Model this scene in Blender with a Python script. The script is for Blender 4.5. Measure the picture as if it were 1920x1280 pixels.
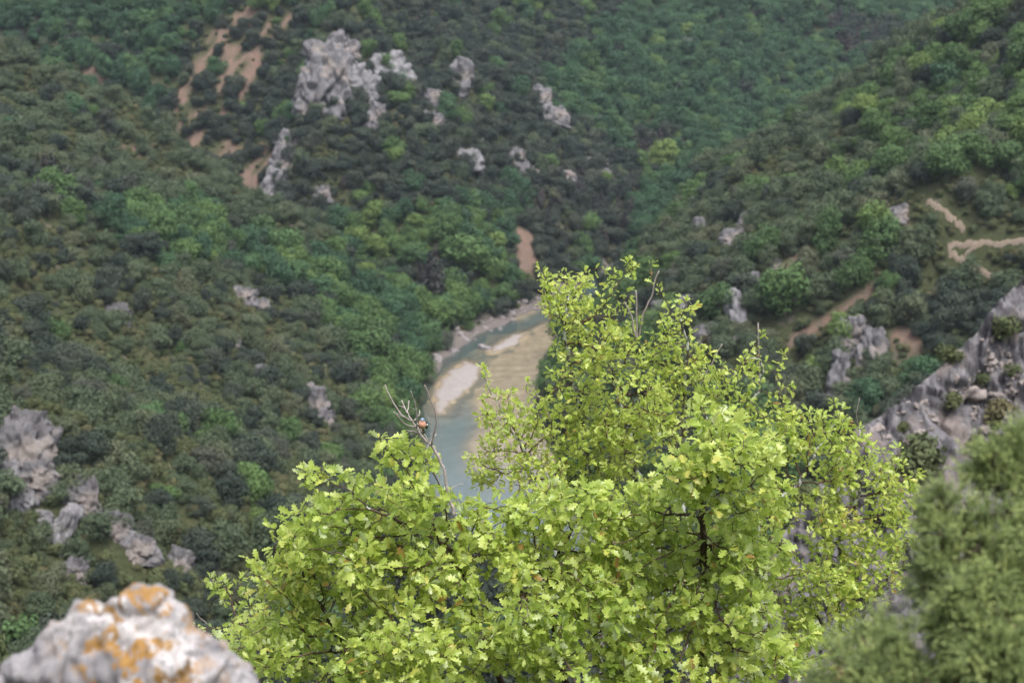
import bpy, math, random
import numpy as np

for o in list(bpy.data.objects):
    bpy.data.objects.remove(o, do_unlink=True)
S = bpy.context.scene
COL = S.collection
rng = np.random.default_rng(7)
random.seed(7)

# ------------------------------------------------------------------ camera, sky, sun, exposure
CAMZ = 150.0
PITCH = math.radians(15.0)
FPX = 1920 * 50.0 / 36.0
cd = bpy.data.cameras.new('camera'); cam = bpy.data.objects.new('camera', cd); COL.objects.link(cam)
cam.location = (0, 0, CAMZ); cam.rotation_euler = (math.radians(90) - PITCH, 0, 0)
cd.lens = 50; cd.sensor_width = 36; cd.clip_start = 0.1; cd.clip_end = 6000
cd.dof.use_dof = True; cd.dof.focus_distance = 10.3; cd.dof.aperture_fstop = 2.5
S.camera = cam

SUN_EL, SUN_AZ = math.radians(68), math.radians(150)     # azimuth from +Y towards +X
w = bpy.data.worlds.new('World'); S.world = w; w.use_nodes = True
nt = w.node_tree; nt.nodes.clear()
sky = nt.nodes.new('ShaderNodeTexSky'); sky.sky_type = 'NISHITA'; sky.sun_disc = False
sky.sun_elevation = SUN_EL; sky.sun_rotation = SUN_AZ; sky.air_density = 1.0; sky.dust_density = 4.0; sky.ozone_density = 1.0
hs = nt.nodes.new('ShaderNodeHueSaturation'); hs.inputs['Saturation'].default_value = 0.48
bg = nt.nodes.new('ShaderNodeBackground'); bg.inputs['Strength'].default_value = 0.135
wo = nt.nodes.new('ShaderNodeOutputWorld')
nt.links.new(sky.outputs[0], hs.inputs['Color']); nt.links.new(hs.outputs[0], bg.inputs['Color']); nt.links.new(bg.outputs[0], wo.inputs['Surface'])
sd = bpy.data.lights.new('sun', 'SUN'); sun = bpy.data.objects.new('sun', sd); COL.objects.link(sun)
sd.energy = 1.25; sd.angle = math.radians(24); sd.color = (1, 0.985, 0.96)
sun.rotation_euler = (math.pi / 2 - SUN_EL, 0, math.pi - SUN_AZ)
sun.location = (0, 0, 400)
S.view_settings.view_transform = 'Standard'; S.view_settings.look = 'None'
S.view_settings.exposure = 1.55; S.view_settings.gamma = 1.0; S.view_settings.use_curve_mapping = False
S.render.engine = 'CYCLES'
cy = S.cycles
cy.use_denoising = True
try: cy.denoiser = 'OPENIMAGEDENOISE'
except Exception: pass
cy.max_bounces = 5; cy.diffuse_bounces = 3; cy.glossy_bounces = 2; cy.transmission_bounces = 3; cy.transparent_max_bounces = 6; cy.volume_bounces = 0
cy.caustics_reflective = False; cy.caustics_refractive = False

# ------------------------------------------------------------------ helpers
def ray(px, py):
    px = np.asarray(px, float); py = np.asarray(py, float)
    u = (px - 960) / FPX; v = (640 - py) / FPX
    c, s = math.cos(PITCH), math.sin(PITCH)
    return np.stack([u, c + s * v, -s + c * v], -1)
def P(px, py, Y):                       # world point on the view line through a photo pixel at ground distance Y
    d = ray(px, py); t = np.asarray(Y, float) / d[..., 1]
    return d * t[..., None] + np.array([0, 0, CAMZ])
def proj(p):
    q = np.asarray(p, float) - np.array([0, 0, CAMZ]); c, s = math.cos(PITCH), math.sin(PITCH)
    dep = q[..., 1] * c - q[..., 2] * s; up = q[..., 1] * s + q[..., 2] * c
    return 960 + FPX * q[..., 0] / dep, 640 - FPX * up / dep, dep
def sstep(a, b, x):
    t = np.clip((x - a) / (b - a), 0, 1); return t * t * (3 - 2 * t)
def hash2(i, j, s=0):
    h = (i.astype(np.int64) * 374761393 + j.astype(np.int64) * 668265263 + s * 974711) & 0x7fffffff
    h = ((h ^ (h >> 13)) * 1274126177) & 0x7fffffff
    return ((h ^ (h >> 16)) & 0xffff) / 65535.0
def noise2(x, y, s=0):
    i = np.floor(x); j = np.floor(y); fx = x - i; fy = y - j
    fx = fx * fx * (3 - 2 * fx); fy = fy * fy * (3 - 2 * fy)
    a = hash2(i, j, s); b = hash2(i + 1, j, s); c = hash2(i, j + 1, s); d = hash2(i + 1, j + 1, s)
    return (a + (b - a) * fx) * (1 - fy) + (c + (d - c) * fx) * fy
def fbm2(x, y, o=4, s=0):
    r = 0; a = 0.5; n = 0
    for k in range(o):
        r = r + a * noise2(x * 2 ** k + 17.3 * k, y * 2 ** k - 9.1 * k, s + k); n += a; a *= 0.5
    return r / n
def hash3(i, j, k, s=0):
    return hash2(i + 131 * (k.astype(np.int64) % 4099), j + 17 * (k.astype(np.int64) % 5003), s)
def noise3(p, s=0):
    i = np.floor(p); f = p - i; f = f * f * (3 - 2 * f); r = 0
    for dx in (0, 1):
        for dy in (0, 1):
            for dz in (0, 1):
                wgt = (f[:, 0] if dx else 1 - f[:, 0]) * (f[:, 1] if dy else 1 - f[:, 1]) * (f[:, 2] if dz else 1 - f[:, 2])
                r = r + wgt * hash3(i[:, 0] + dx, i[:, 1] + dy, i[:, 2] + dz, s)
    return r
def fbm3(p, o=4, s=0):
    r = 0; a = 0.5; n = 0
    for k in range(o):
        r = r + a * noise3(p * 2 ** k + 5.7 * k, s + k); n += a; a *= 0.5
    return r / n
def blocky(p, s=0):
    """cellular rock: random height per cell, cracks between cells; returns (cell value, crack distance)"""
    i = np.floor(p); f1 = np.full(len(p), 9.0); f2 = f1.copy(); val = np.zeros(len(p)); tl = np.zeros(len(p))
    for dx in (-1, 0, 1):
        for dy in (-1, 0, 1):
            for dz in (-1, 0, 1):
                a, b, c = i[:, 0] + dx, i[:, 1] + dy, i[:, 2] + dz
                q = np.stack([a + hash3(a, b, c, s + 1), b + hash3(a, b, c, s + 2), c + hash3(a, b, c, s + 3)], -1)
                d = np.linalg.norm(p - q, axis=1); hv = hash3(a, b, c, s + 4)
                tv = (p[:, 0] - q[:, 0]) * (hash3(a, b, c, s + 5) - .5) + (p[:, 1] - q[:, 1]) * (hash3(a, b, c, s + 6) - .5) + (p[:, 2] - q[:, 2]) * (hash3(a, b, c, s + 7) - .5)
                near = d < f1
                f2 = np.where(near, f1, np.minimum(f2, d)); val = np.where(near, hv, val); tl = np.where(near, tv, tl); f1 = np.where(near, d, f1)
    return val + 1.3 * tl, f2 - f1

def mk_mesh(name, V, F, mats=None, smooth=False, attrs=None, midx=None):
    V = np.asarray(V, np.float32)
    me = bpy.data.meshes.new(name)
    if isinstance(F, np.ndarray):
        k = F.shape[1]; n = len(F)
        me.vertices.add(len(V)); me.vertices.foreach_set('co', V.ravel())
        me.loops.add(n * k); me.loops.foreach_set('vertex_index', F.astype(np.int32).ravel())
        me.polygons.add(n); me.polygons.foreach_set('loop_start', np.arange(0, n * k, k, dtype=np.int32))
        if smooth: me.polygons.foreach_set('use_smooth', np.ones(n, bool))
        me.update(calc_edges=True)
    else:
        me.from_pydata([tuple(map(float, v)) for v in V], [], F)
        if smooth: me.polygons.foreach_set('use_smooth', np.ones(len(F), bool))
        me.update()
    for m in (mats or []): me.materials.append(m)
    if midx is not None: me.polygons.foreach_set('material_index', np.asarray(midx, np.int32))
    for an, (ty, arr) in (attrs or {}).items():
        a = me.attributes.new(an, ty, 'POINT')
        key = {'FLOAT': 'value', 'FLOAT_VECTOR': 'vector', 'FLOAT_COLOR': 'color', 'INT': 'value'}[ty]
        a.data.foreach_set(key, np.ascontiguousarray(arr, np.int32 if ty == 'INT' else np.float32).ravel())
    return me
def link(name, me, parent=None, loc=None):
    o = bpy.data.objects.new(name, me); COL.objects.link(o)
    if parent is not None: o.parent = parent
    if loc is not None: o.location = loc
    return o
def empty(name, loc=(0, 0, 0)):
    o = bpy.data.objects.new(name, None); o.empty_display_size = 0.2; COL.objects.link(o); o.location = tuple(map(float, loc)); return o
def tag(o, label=None, cat=None, group=None, kind=None):
    if label: o['label'] = label
    if cat: o['category'] = cat
    if group: o['group'] = group
    if kind: o['kind'] = kind
    return o
def grid_faces(n, m, wrap=False):
    i = np.arange(n - 1)[:, None]; jm = m if wrap else m - 1; j = np.arange(jm)[None, :]
    a = i * m + j; b = i * m + (j + 1) % m; c = (i + 1) * m + (j + 1) % m; d = (i + 1) * m + j
    return np.stack([a, b, c, d], -1).reshape(-1, 4)
def tube(pts, rad, n=6):
    """tapered tube along points"""
    pts = np.asarray(pts, float); rad = np.asarray(rad, float); m = len(pts)
    t = np.gradient(pts, axis=0); t /= np.linalg.norm(t, axis=1)[:, None] + 1e-9
    ref = np.array([0.31, 0.93, 0.17]); u = np.cross(t, ref); u /= np.linalg.norm(u, axis=1)[:, None] + 1e-9; v = np.cross(t, u)
    a = np.linspace(0, 2 * math.pi, n, endpoint=False)
    V = pts[:, None] + rad[:, None, None] * (u[:, None] * np.cos(a)[None, :, None] + v[:, None] * np.sin(a)[None, :, None])
    V = np.concatenate([V.reshape(-1, 3), pts[:1], pts[-1:]]); F = grid_faces(m, n, True)
    k = np.arange(n); e0 = np.stack([k, k, (k + 1) % n, np.full(n, m * n)], -1)
    T = np.concatenate([F[:, [0, 1, 2]], F[:, [0, 2, 3]], np.stack([(k + 1) % n, k, np.full(n, m * n)], -1),
                        np.stack([(m - 1) * n + k, (m - 1) * n + (k + 1) % n, np.full(n, m * n + 1)], -1)])
    return V, T
def joinVF(parts):
    Vs, Fs, o = [], [], 0
    for V, F in parts:
        Vs.append(V); Fs.append(F + o); o += len(V)
    return np.concatenate(Vs), np.concatenate(Fs)
def inpoly(px, py, poly):
    poly = np.asarray(poly, float); r = np.zeros(np.shape(px), bool); j = len(poly) - 1
    for i in range(len(poly)):
        xi, yi = poly[i]; xj, yj = poly[j]
        c = ((yi > py) != (yj > py)) & (px < (xj - xi) * (py - yi) / (yj - yi + 1e-12) + xi)
        r ^= c; j = i
    return r
def segdist(x, y, poly, closed=False):
    poly = np.asarray(poly, float); best = np.full(np.shape(x), 1e9); n = len(poly)
    for i in range(n if closed else n - 1):
        a = poly[i, :2]; b = poly[(i + 1) % n, :2]; d = b - a; L = (d ** 2).sum() + 1e-9
        t = np.clip(((x - a[0]) * d[0] + (y - a[1]) * d[1]) / L, 0, 1)
        best = np.minimum(best, np.hypot(x - a[0] - t * d[0], y - a[1] - t * d[1]))
    return best

# ------------------------------------------------------------------ materials
class NB:
    def __init__(self, name):
        self.m = bpy.data.materials.new(name); self.m.use_nodes = True; self.t = self.m.node_tree; self.t.nodes.clear()
        self.out = self.n('ShaderNodeOutputMaterial')
    def n(self, ty, **kw):
        x = self.t.nodes.new(ty)
        for k, v in kw.items():
            if k in x.inputs: x.inputs[k].default_value = v
            else: setattr(x, k, v)
        return x
    def l(self, a, b): self.t.links.new(a, b)
    def ramp(self, fac, stops):
        r = self.n('ShaderNodeValToRGB'); e = r.color_ramp.elements
        while len(e) < len(stops): e.new(0.5)
        for q, (p, c) in zip(e, stops): q.position = p; q.color = (*c, 1)
        self.l(fac, r.inputs[0]); return r.outputs[0]
    def noise(self, scale, detail=4, coord=None, rough=0.55):
        x = self.n('ShaderNodeTexNoise', Scale=scale, Detail=detail, Roughness=rough)
        if coord is not None: self.l(coord, x.inputs['Vector'])
        return x.outputs['Fac']
    def mix(self, fac, a, b, mode='MIX'):
        x = self.n('ShaderNodeMix', data_type='RGBA', blend_type=mode)
        for s, v in ((x.inputs[0], fac), (x.inputs[6], a), (x.inputs[7], b)):
            if hasattr(v, 'links') or hasattr(v, 'is_linked'): self.l(v, s)
            else: s.default_value = v if isinstance(v, (int, float)) else (*v, 1)
        return x.outputs[2]
    def math(self, op, a, b=None, clamp=False):
        x = self.n('ShaderNodeMath', operation=op, use_clamp=clamp)
        for s, v in ((x.inputs[0], a), (x.inputs[1], b)):
            if v is None: continue
            if hasattr(v, 'is_linked'): self.l(v, s)
            else: s.default_value = v
        return x.outputs[0]
    def attr(self, name, out='Fac'): return self.n('ShaderNodeAttribute', attribute_name=name).outputs[out]
    def principled(self, col, rough=0.8, spec=0.3, bump=None, bstr=0.4, bdist=0.1):
        p = self.n('ShaderNodeBsdfPrincipled', Roughness=rough); p.inputs['Specular IOR Level'].default_value = spec
        if hasattr(col, 'is_linked'): self.l(col, p.inputs['Base Color'])
        else: p.inputs['Base Color'].default_value = (*col, 1)
        if bump is not None:
            b = self.n('ShaderNodeBump', Strength=bstr, Distance=bdist); self.l(bump, b.inputs['Height']); self.l(b.outputs[0], p.inputs['Normal'])
        return p
    def done(self, sh): self.l(sh.outputs[0] if hasattr(sh, 'outputs') else sh, self.out.inputs['Surface']); return self.m

def crown_mat(name, stops, young=(0.13, 0.14, 0.05)):
    b = NB(name); r = b.n('ShaderNodeObjectInfo').outputs['Random']
    c = b.ramp(r, stops)
    t = b.attr('tint')
    c = b.mix(b.math('MULTIPLY', t, 0.55), c, young)
    p = b.principled(c, 0.75, 0.2)
    tr = b.n('ShaderNodeBsdfTranslucent'); b.l(c, tr.inputs['Color'])
    mx = b.n('ShaderNodeMixShader', Fac=0.15); b.l(p.outputs[0], mx.inputs[1]); b.l(tr.outputs[0], mx.inputs[2])
    return b.done(mx)
M = {}
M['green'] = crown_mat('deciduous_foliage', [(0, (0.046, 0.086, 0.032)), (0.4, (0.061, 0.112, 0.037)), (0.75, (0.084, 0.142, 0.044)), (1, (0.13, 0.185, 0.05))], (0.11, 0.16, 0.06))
M['deep'] = crown_mat('deep_green_foliage', [(0, (0.030, 0.066, 0.036)), (0.5, (0.038, 0.083, 0.041)), (0.85, (0.050, 0.102, 0.045)), (1, (0.080, 0.140, 0.050))], (0.075, 0.12, 0.055))  # cooler deep green wood, colour also darkened for shade behind the right ridge
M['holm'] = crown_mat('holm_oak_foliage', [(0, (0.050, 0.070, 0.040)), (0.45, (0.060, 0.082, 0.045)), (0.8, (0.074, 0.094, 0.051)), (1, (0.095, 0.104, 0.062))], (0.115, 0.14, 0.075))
M['darkholm'] = crown_mat('dark_holm_foliage', [(0, (0.026, 0.037, 0.029)), (0.5, (0.034, 0.046, 0.034)), (0.85, (0.046, 0.058, 0.041)), (1, (0.066, 0.073, 0.053))], (0.075, 0.09, 0.06))  # darker grey holm oaks, with shade of the slopes behind the ridges painted in
M['shrub'] = crown_mat('scrub_foliage', [(0, (0.056, 0.074, 0.034)), (0.4, (0.070, 0.088, 0.037)), (0.8, (0.088, 0.100, 0.042)), (1, (0.12, 0.105, 0.055))], (0.13, 0.14, 0.07))
M['pine'] = crown_mat('pine_foliage', [(0, (0.032, 0.037, 0.033)), (0.6, (0.046, 0.046, 0.042)), (1, (0.066, 0.054, 0.05))], (0.08, 0.075, 0.06))
def bark_mat(name, dark, light, sc=30, thr=0.55, lichen=(0.42, 0.44, 0.40)):
    b = NB(name); tc = b.n('ShaderNodeTexCoord').outputs['Object']
    n1 = b.noise(sc * 2, 5, tc); c = b.ramp(n1, [(0.3, dark), (0.7, light)])
    n2 = b.noise(sc * 0.6, 4, tc); f = b.ramp(n2, [(thr, (0, 0, 0)), (thr + 0.08, (1, 1, 1))])
    c = b.mix(f, c, lichen); return b.done(b.principled(c, 0.9, 0.15, n1, 0.6, 0.01))
M['bark'] = bark_mat('oak_bark', (0.045, 0.032, 0.026), (0.12, 0.085, 0.068), 25, 0.60)
M['barkgrey'] = bark_mat('lichened_bark', (0.05, 0.037, 0.032), (0.13, 0.105, 0.09), 25, 0.46)
M['twig'] = bark_mat('brown_twig', (0.05, 0.032, 0.024), (0.13, 0.085, 0.062), 60, 0.72)
M['deadwood'] = bark_mat('dead_twig', (0.17, 0.14, 0.125), (0.36, 0.32, 0.30), 60, 0.62)
M['trunk'] = bark_mat('tree_trunk', (0.05, 0.04, 0.035), (0.13, 0.11, 0.095), 2, 0.7)

# ground of the whole valley
b = NB('valley_ground'); tc = b.n('ShaderNodeTexCoord').outputs['Object']
n1 = b.noise(0.9, 6, tc); n2 = b.noise(0.12, 4, tc); n3 = b.noise(3.5, 5, tc, 0.7)
c = b.ramp(n1, [(0.3, (0.028, 0.034, 0.015)), (0.55, (0.046, 0.052, 0.024)), (0.75, (0.07, 0.068, 0.038))])
c = b.mix(b.ramp(n2, [(0.62, (0, 0, 0)), (0.72, (1, 1, 1))]), c, b.ramp(n1, [(0.3, (0.09, 0.075, 0.06)), (0.7, (0.16, 0.135, 0.115))]))
scree = b.ramp(n3, [(0.25, (0.10, 0.062, 0.048)), (0.5, (0.158, 0.098, 0.078)), (0.75, (0.22, 0.148, 0.122))])
scree = b.mix(b.ramp(b.noise(0.35, 6, tc, .7), [(.40, (0, 0, 0)), (.62, (1, 1, 1))]), scree, b.ramp(n3, [(.3, (0.075, 0.058, 0.042)), (.7, (0.15, 0.115, 0.09))]))
c = b.mix(b.math('MULTIPLY', b.attr('scree'), b.ramp(b.noise(0.8, 5, tc, .7), [(.30, (.25, .25, .25)), (.45, (1, 1, 1))])), c, scree)
bank = b.ramp(n3, [(0.25, (0.07, 0.06, 0.056)), (0.6, (0.14, 0.12, 0.11)), (0.8, (0.24, 0.21, 0.20))])
c = b.mix(b.attr('bank'), c, bank)
M['ground'] = b.done(b.principled(c, 0.95, 0.1, n3, 0.7, 0.5))

def rock_mat(name, a, bcol, ccol, sc, stain, stain_amt=0.62, bd=0.3, warm=None):
    b = NB(name); tc = b.n('ShaderNodeTexCoord').outputs['Object']
    n1 = b.noise(sc, 8, tc, 0.65); n2 = b.noise(sc * 0.35, 5, tc); n3 = b.noise(sc * 6, 5, tc, 0.7)
    mp = b.n('ShaderNodeMapping'); mp.inputs['Scale'].default_value = (1, 1, 0.18); b.l(tc, mp.inputs[0])
    n4 = b.noise(sc * 1.6, 5, mp.outputs[0], 0.6)
    c = b.ramp(n1, [(0.28, a), (0.5, bcol), (0.72, ccol)])
    c = b.mix(b.ramp(n4, [(stain_amt - 0.06, (0, 0, 0)), (stain_amt + 0.06, (1, 1, 1))]), c, stain)
    if warm: c = b.mix(b.ramp(n2, [(0.52, (0, 0, 0)), (0.62, (1, 1, 1))]), c, warm)
    c = b.mix(0.35, c, b.ramp(n3, [(0.3, (0.25, 0.25, 0.25)), (0.7, (0.9, 0.9, 0.9))]), 'MULTIPLY')
    return b.done(b.principled(c, 0.9, 0.2, n3, 0.6, bd))
M['limestone'] = rock_mat('grey_limestone', (0.075, 0.072, 0.076), (0.13, 0.125, 0.13), (0.20, 0.193, 0.197), 0.35, (0.085, 0.08, 0.083), 0.56, 0.4, (0.19, 0.165, 0.15))
M['pale_limestone'] = rock_mat('pale_limestone', (0.11, 0.107, 0.112), (0.185, 0.18, 0.185), (0.28, 0.272, 0.275), 0.4, (0.12, 0.115, 0.12), 0.58, 0.4)
M['river_rock'] = rock_mat('river_boulder_rock', (0.13, 0.115, 0.115), (0.22, 0.20, 0.195), (0.36, 0.33, 0.32), 0.8, (0.10, 0.09, 0.09), 0.62, 0.2)
M['cliff'] = rock_mat('near_cliff_limestone', (0.09, 0.086, 0.092), (0.155, 0.147, 0.154), (0.25, 0.237, 0.24), 1.1, (0.065, 0.062, 0.068), 0.53, 0.25, (0.175, 0.148, 0.138))

# ------------------------------------------------------------------ the terrain (heightfield of the valley)
RIV = np.array([  # x, y, half width, slope left of flow line, slope right
    (420, 190, 16, .55, .8), (200, 238, 17, .55, .8), (85, 272, 18, .6, .8), (22, 322, 20, .6, .9), (-4, 380, 21, .60, 1.0), (-11, 460, 21, .60, 1.0),
    (-10, 510, 20, .60, 1.05), (0, 556, 19, .66, 1.1), (20, 600, 15, .84, 1.25), (36, 642, 12, .94, 1.3), (56, 690, 11, .94, 1.2),
    (98, 735, 11, .76, .9), (185, 782, 12, .66, .8), (450, 880, 14, .62, .8), (800, 1000, 14, .60, .8)], float)
RAV = np.array([(-42, 590, 0), (-92, 622, 6), (-150, 655, 20), (-215, 688, 40), (-310, 735, 75), (-480, 810, 165), (-900, 1000, 240)], float)
GUL = np.array([(4, 330, 0), (-22, 262, 14), (-58, 196, 34), (-112, 152, 62), (-190, 110, 95), (-400, 40, 150)], float)
def river_sd(x, y):
    best = np.full(np.shape(x), 1e9); side = np.zeros(np.shape(x)); hw = side.copy(); sl = side.copy(); sr = side.copy(); tt = side.copy()
    for i in range(len(RIV) - 1):
        a, b_ = RIV[i], RIV[i + 1]; d = b_[:2] - a[:2]; L = (d ** 2).sum()
        t = np.clip(((x - a[0]) * d[0] + (y - a[1]) * d[1]) / L, 0, 1)
        qx = x - a[0] - t * d[0]; qy = y - a[1] - t * d[1]; ds = np.hypot(qx, qy); m = ds < best
        best = np.where(m, ds, best); side = np.where(m, np.sign(d[0] * qy - d[1] * qx), side)
        hw = np.where(m, a[2] + t * (b_[2] - a[2]), hw); sl = np.where(m, a[3] + t * (b_[3] - a[3]), sl); sr = np.where(m, a[4] + t * (b_[4] - a[4]), sr); tt = np.where(m, i + t, tt)
    return best, side, hw, sl, sr, tt
def line_z(x, y, line):
    best = np.full(np.shape(x), 1e9); z = np.zeros(np.shape(x))
    for i in range(len(line) - 1):
        a, b_ = line[i], line[i + 1]; d = b_[:2] - a[:2]; L = (d ** 2).sum()
        t = np.clip(((x - a[0]) * d[0] + (y - a[1]) * d[1]) / L, 0, 1)
        ds = np.hypot(x - a[0] - t * d[0], y - a[1] - t * d[1]); m = ds < best
        best = np.where(m, ds, best); z = np.where(m, a[2] + t * (b_[2] - a[2]), z)
    return best, z
def smin(a, b_, k):
    h = np.clip(0.5 + 0.5 * (b_ - a) / k, 0, 1); return b_ * (1 - h) + a * h - k * h * (1 - h)
def H0(x, y):
    d, side, hw, sl, sr, tt = river_sd(x, y)
    e = d - hw + (fbm2(x / 14, y / 14, 3, 5) - 0.5) * 7
    left = np.where(e < 4, 0.22 * e, 0.88 + sl * (e - 4))
    e2 = np.maximum(e - 3, 0)
    right = np.where(e < 3, 0.3 * e, 0.9 + sr * np.minimum(e2, 42) + 0.66 * np.maximum(e2 - 42, 0))
    zr = np.where(side > 0, left, right)
    zr = np.where(e < 0, np.maximum(0.45 * e, -4.5), zr)
    dr, z1 = line_z(x, y, RAV); dg, z2 = line_z(x, y, GUL)
    z = smin(zr, z1 + 0.98 * dr, 5); z = smin(z, z2 + 0.8 * dg, 6)
    # ground falling away from the viewpoint
    gside = y - np.interp(x, GUL[::-1, 0], GUL[::-1, 1]); gside = np.where(x > 4, y - 330, gside)
    cap = np.where(y < 120, 148.4 - 0.70 * np.maximum(y, -30), 64.4 - 0.2 * (y - 120)) + 3.2 * np.maximum(gside, 0)
    z = smin(z, cap, 3)
    f = sstep(3, 45, z) * sstep(30, 160, y)
    rid = 1 - np.abs(2 * fbm2(x / 95 + 3, y / 95, 3, 21) - 1) * 2
    z = z + f * (9 * (rid - 0.45) + 7 * (fbm2(x / 45, y / 45, 4, 11) - 0.5) + 3.0 * (fbm2(x / 12, y / 12, 3, 31) - 0.5))
    wv = sstep(560, 650, y); rib = (1 - wv) * fbm2(x / 110, (y + .25 * x) / 21, 3, 51) + wv * fbm2((x + .2 * y) / 24, y / 120, 3, 52)
    z = z + f * 9.0 * (rib - .5)
    for rl, am, wd in (([(-330, 600), (-203, 574), (-150, 571), (-112, 570), (-82, 568)], 7, 16), ([(300, 430), (183, 520), (121, 600), (70, 640)], 9, 18), ([(-74, 790), (-88, 705), (-104, 640)], 9, 16), ([(-30, 760), (28, 712), (60, 728)], 6, 14)):
        z = z + am * np.exp(-(segdist(x, y, rl) / wd) ** 2)
    z = np.where(z > 190, 190 + 40 * np.tanh((z - 190) / 60), z)
    return z
GS = 3.5
gx = np.arange(-640, 760, GS); gy = np.arange(-60, 1330, GS)
GX, GY = np.meshgrid(gx, gy)
GZ = H0(GX, GY)
def Hz(x, y):
    fx = np.clip((np.asarray(x, float) - gx[0]) / GS, 0, len(gx) - 1.001); fy = np.clip((np.asarray(y, float) - gy[0]) / GS, 0, len(gy) - 1.001)
    i = fx.astype(int); j = fy.astype(int); u = fx - i; v = fy - j
    return (GZ[j, i] * (1 - u) + GZ[j, i + 1] * u) * (1 - v) + (GZ[j + 1, i] * (1 - u) + GZ[j + 1, i + 1] * u) * v
def Hn(x, y):
    e = 4.0; n = np.stack([-(Hz(x + e, y) - Hz(x - e, y)) / (2 * e), -(Hz(x, y + e) - Hz(x, y - e)) / (2 * e), np.ones(np.shape(x))], -1)
    return n / np.linalg.norm(n, axis=-1)[..., None]
def hit(px, py, y0=150.0):
    px = np.atleast_1d(np.asarray(px, float)); py = np.atleast_1d(np.asarray(py, float)); d = ray(px, py); d = d / d[:, 1:2]
    ys = np.arange(y0, 1320, 1.5); X = d[:, 0:1] * ys; Z = CAMZ + d[:, 2:3] * ys
    under = Z < Hz(X, np.broadcast_to(ys, X.shape)); k = under.argmax(1); k = np.where(under.any(1), k, len(ys) - 1)
    yy = ys[k]; return np.stack([d[:, 0] * yy, yy, CAMZ + d[:, 2] * yy], -1)

# bare places traced once on the slope; kept as ground masks
TPX, TPY, TD = proj(np.stack([GX, GY, GZ], -1))
SCREE = [[(470, -5), (575, -5), (545, 40), (500, 95), (470, 165), (440, 275), (512, 265), (508, 362), (420, 352), (368, 312), (325, 240), (335, 165), (395, 60)],
         [(1470, 668), (1488, 628), (1535, 592), (1640, 528), (1642, 550), (1566, 598), (1515, 634)],
         [(1640, 420), (1655, 395), (1720, 390), (1700, 430), (1665, 450)], [(1655, 620), (1700, 610), (1745, 655), (1720, 665)],
         [(960, 425), (1000, 425), (1015, 520), (975, 505)], [(1445, 505), (1520, 455), (1525, 475), (1470, 520)],
         [(150, 130), (190, 120), (200, 165), (165, 165)], [(205, 270), (260, 270), (260, 290), (205, 292)]]
def scree_mask(px, py, x, y):
    m = np.zeros(np.shape(px))
    for i, pl in enumerate(SCREE):
        ins = inpoly(px, py, pl)
        if i == 0:
            q_ = np.abs(fbm2(px / 24 + py / 60, py / 70, 3, 78) - .5); v = 1 - sstep(0.058, 0.10, q_); m = np.where(ins, np.maximum(m, v), m)
        else: m = np.where(ins, 1.0, m)
    return m
front = (TD > 60) & (GY > 120)
SM = np.where(front, scree_mask(TPX, TPY, GX, GY), 0)
rd, rside, rhw, *_ = river_sd(GX, GY)
BM = (1 - sstep(4, 10, rd - rhw)) * sstep(480, 530, GY) * (rside > 0)
V = np.stack([GX, GY, GZ], -1).reshape(-1, 3)
ground = link('terrain', mk_mesh('terrain', V, grid_faces(len(gy), len(gx)), [M['ground']], True,
              {'scree': ('FLOAT', SM.ravel()), 'bank': ('FLOAT', BM.ravel())}))
tag(ground, 'steep wooded valley slopes with bare earth and scree', kind='structure')

# ------------------------------------------------------------------ river: bed, water, gravel bars, boulders
def river_strip(n_cross, ext):
    cl = []; 
    for i in range(1, len(RIV) - 2):
        for t in np.linspace(0, 1, 40, endpoint=False):
            p0, p1, p2, p3 = RIV[i - 1], RIV[i], RIV[i + 1], RIV[i + 2]
            cl.append(0.5 * (2 * p1 + (p2 - p0) * t + (2 * p0 - 5 * p1 + 4 * p2 - p3) * t * t + (3 * p1 - p0 - 3 * p2 + p3) * t ** 3))
    cl = np.array(cl); t = np.gradient(cl[:, :2], axis=0); t /= np.linalg.norm(t, axis=1)[:, None]; nrm = np.stack([t[:, 1], -t[:, 0]], -1)
    c = np.linspace(-1, 1, n_cross); wd = cl[:, 2] + ext
    XY = cl[:, None, :2] + nrm[:, None] * (c[None, :, None] * wd[:, None, None])
    cc = c[None, :] * wd[:, None] / cl[:, 2][:, None]
    return XY, cc, len(cl), n_cross
XY, CC, na, nc = river_strip(41, 9)
BAR1 = P(*np.array([(872, 676), (903, 690), (893, 712), (872, 735), (848, 752), (828, 778), (816, 772), (814, 742), (824, 712), (850, 690)], float).T, 1.0)
def water_xy(pts):
    d = ray(*np.array(pts, float).T); t = -CAMZ / d[:, 2]; return (d * t[:, None])[:, :2]
BARS = [water_xy([(872, 676), (905, 688), (893, 712), (874, 735), (850, 752), (832, 776), (816, 774), (813, 742), (824, 712), (850, 690)]),
        water_xy([(916, 656), (953, 632), (990, 621), (992, 627), (975, 642), (945, 657), (918, 665)])]
def bed_depth(x, y, cc):
    base = 2.6 * np.clip(1 - np.abs(cc) ** 3, 0, 1) + 0.2
    sand = sstep(-0.48, -0.05, cc + 0.35 * (fbm2(x / 18, y / 18, 3, 3) - 0.5)) * sstep(368, 425, y) * (1 - sstep(585, 622, y))
    dep = base * (1 - sand) + sand * (0.2 + 0.3 * fbm2(x / 12, y / 20, 3, 9))
    for bp in BARS:
        ds = segdist(x, y, bp, True); ds = np.where(inpoly(x, y, bp), -ds, ds)
        dep = np.minimum(dep, np.where(ds < 0, -0.12 - 0.10 * np.minimum(-ds, 4), 0.24 * ds + 0.02))
    return dep
D = bed_depth(XY[..., 0], XY[..., 1], CC)
bmb = NB('river_bed_sand'); tc = bmb.n('ShaderNodeTexCoord').outputs['Object']
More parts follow.
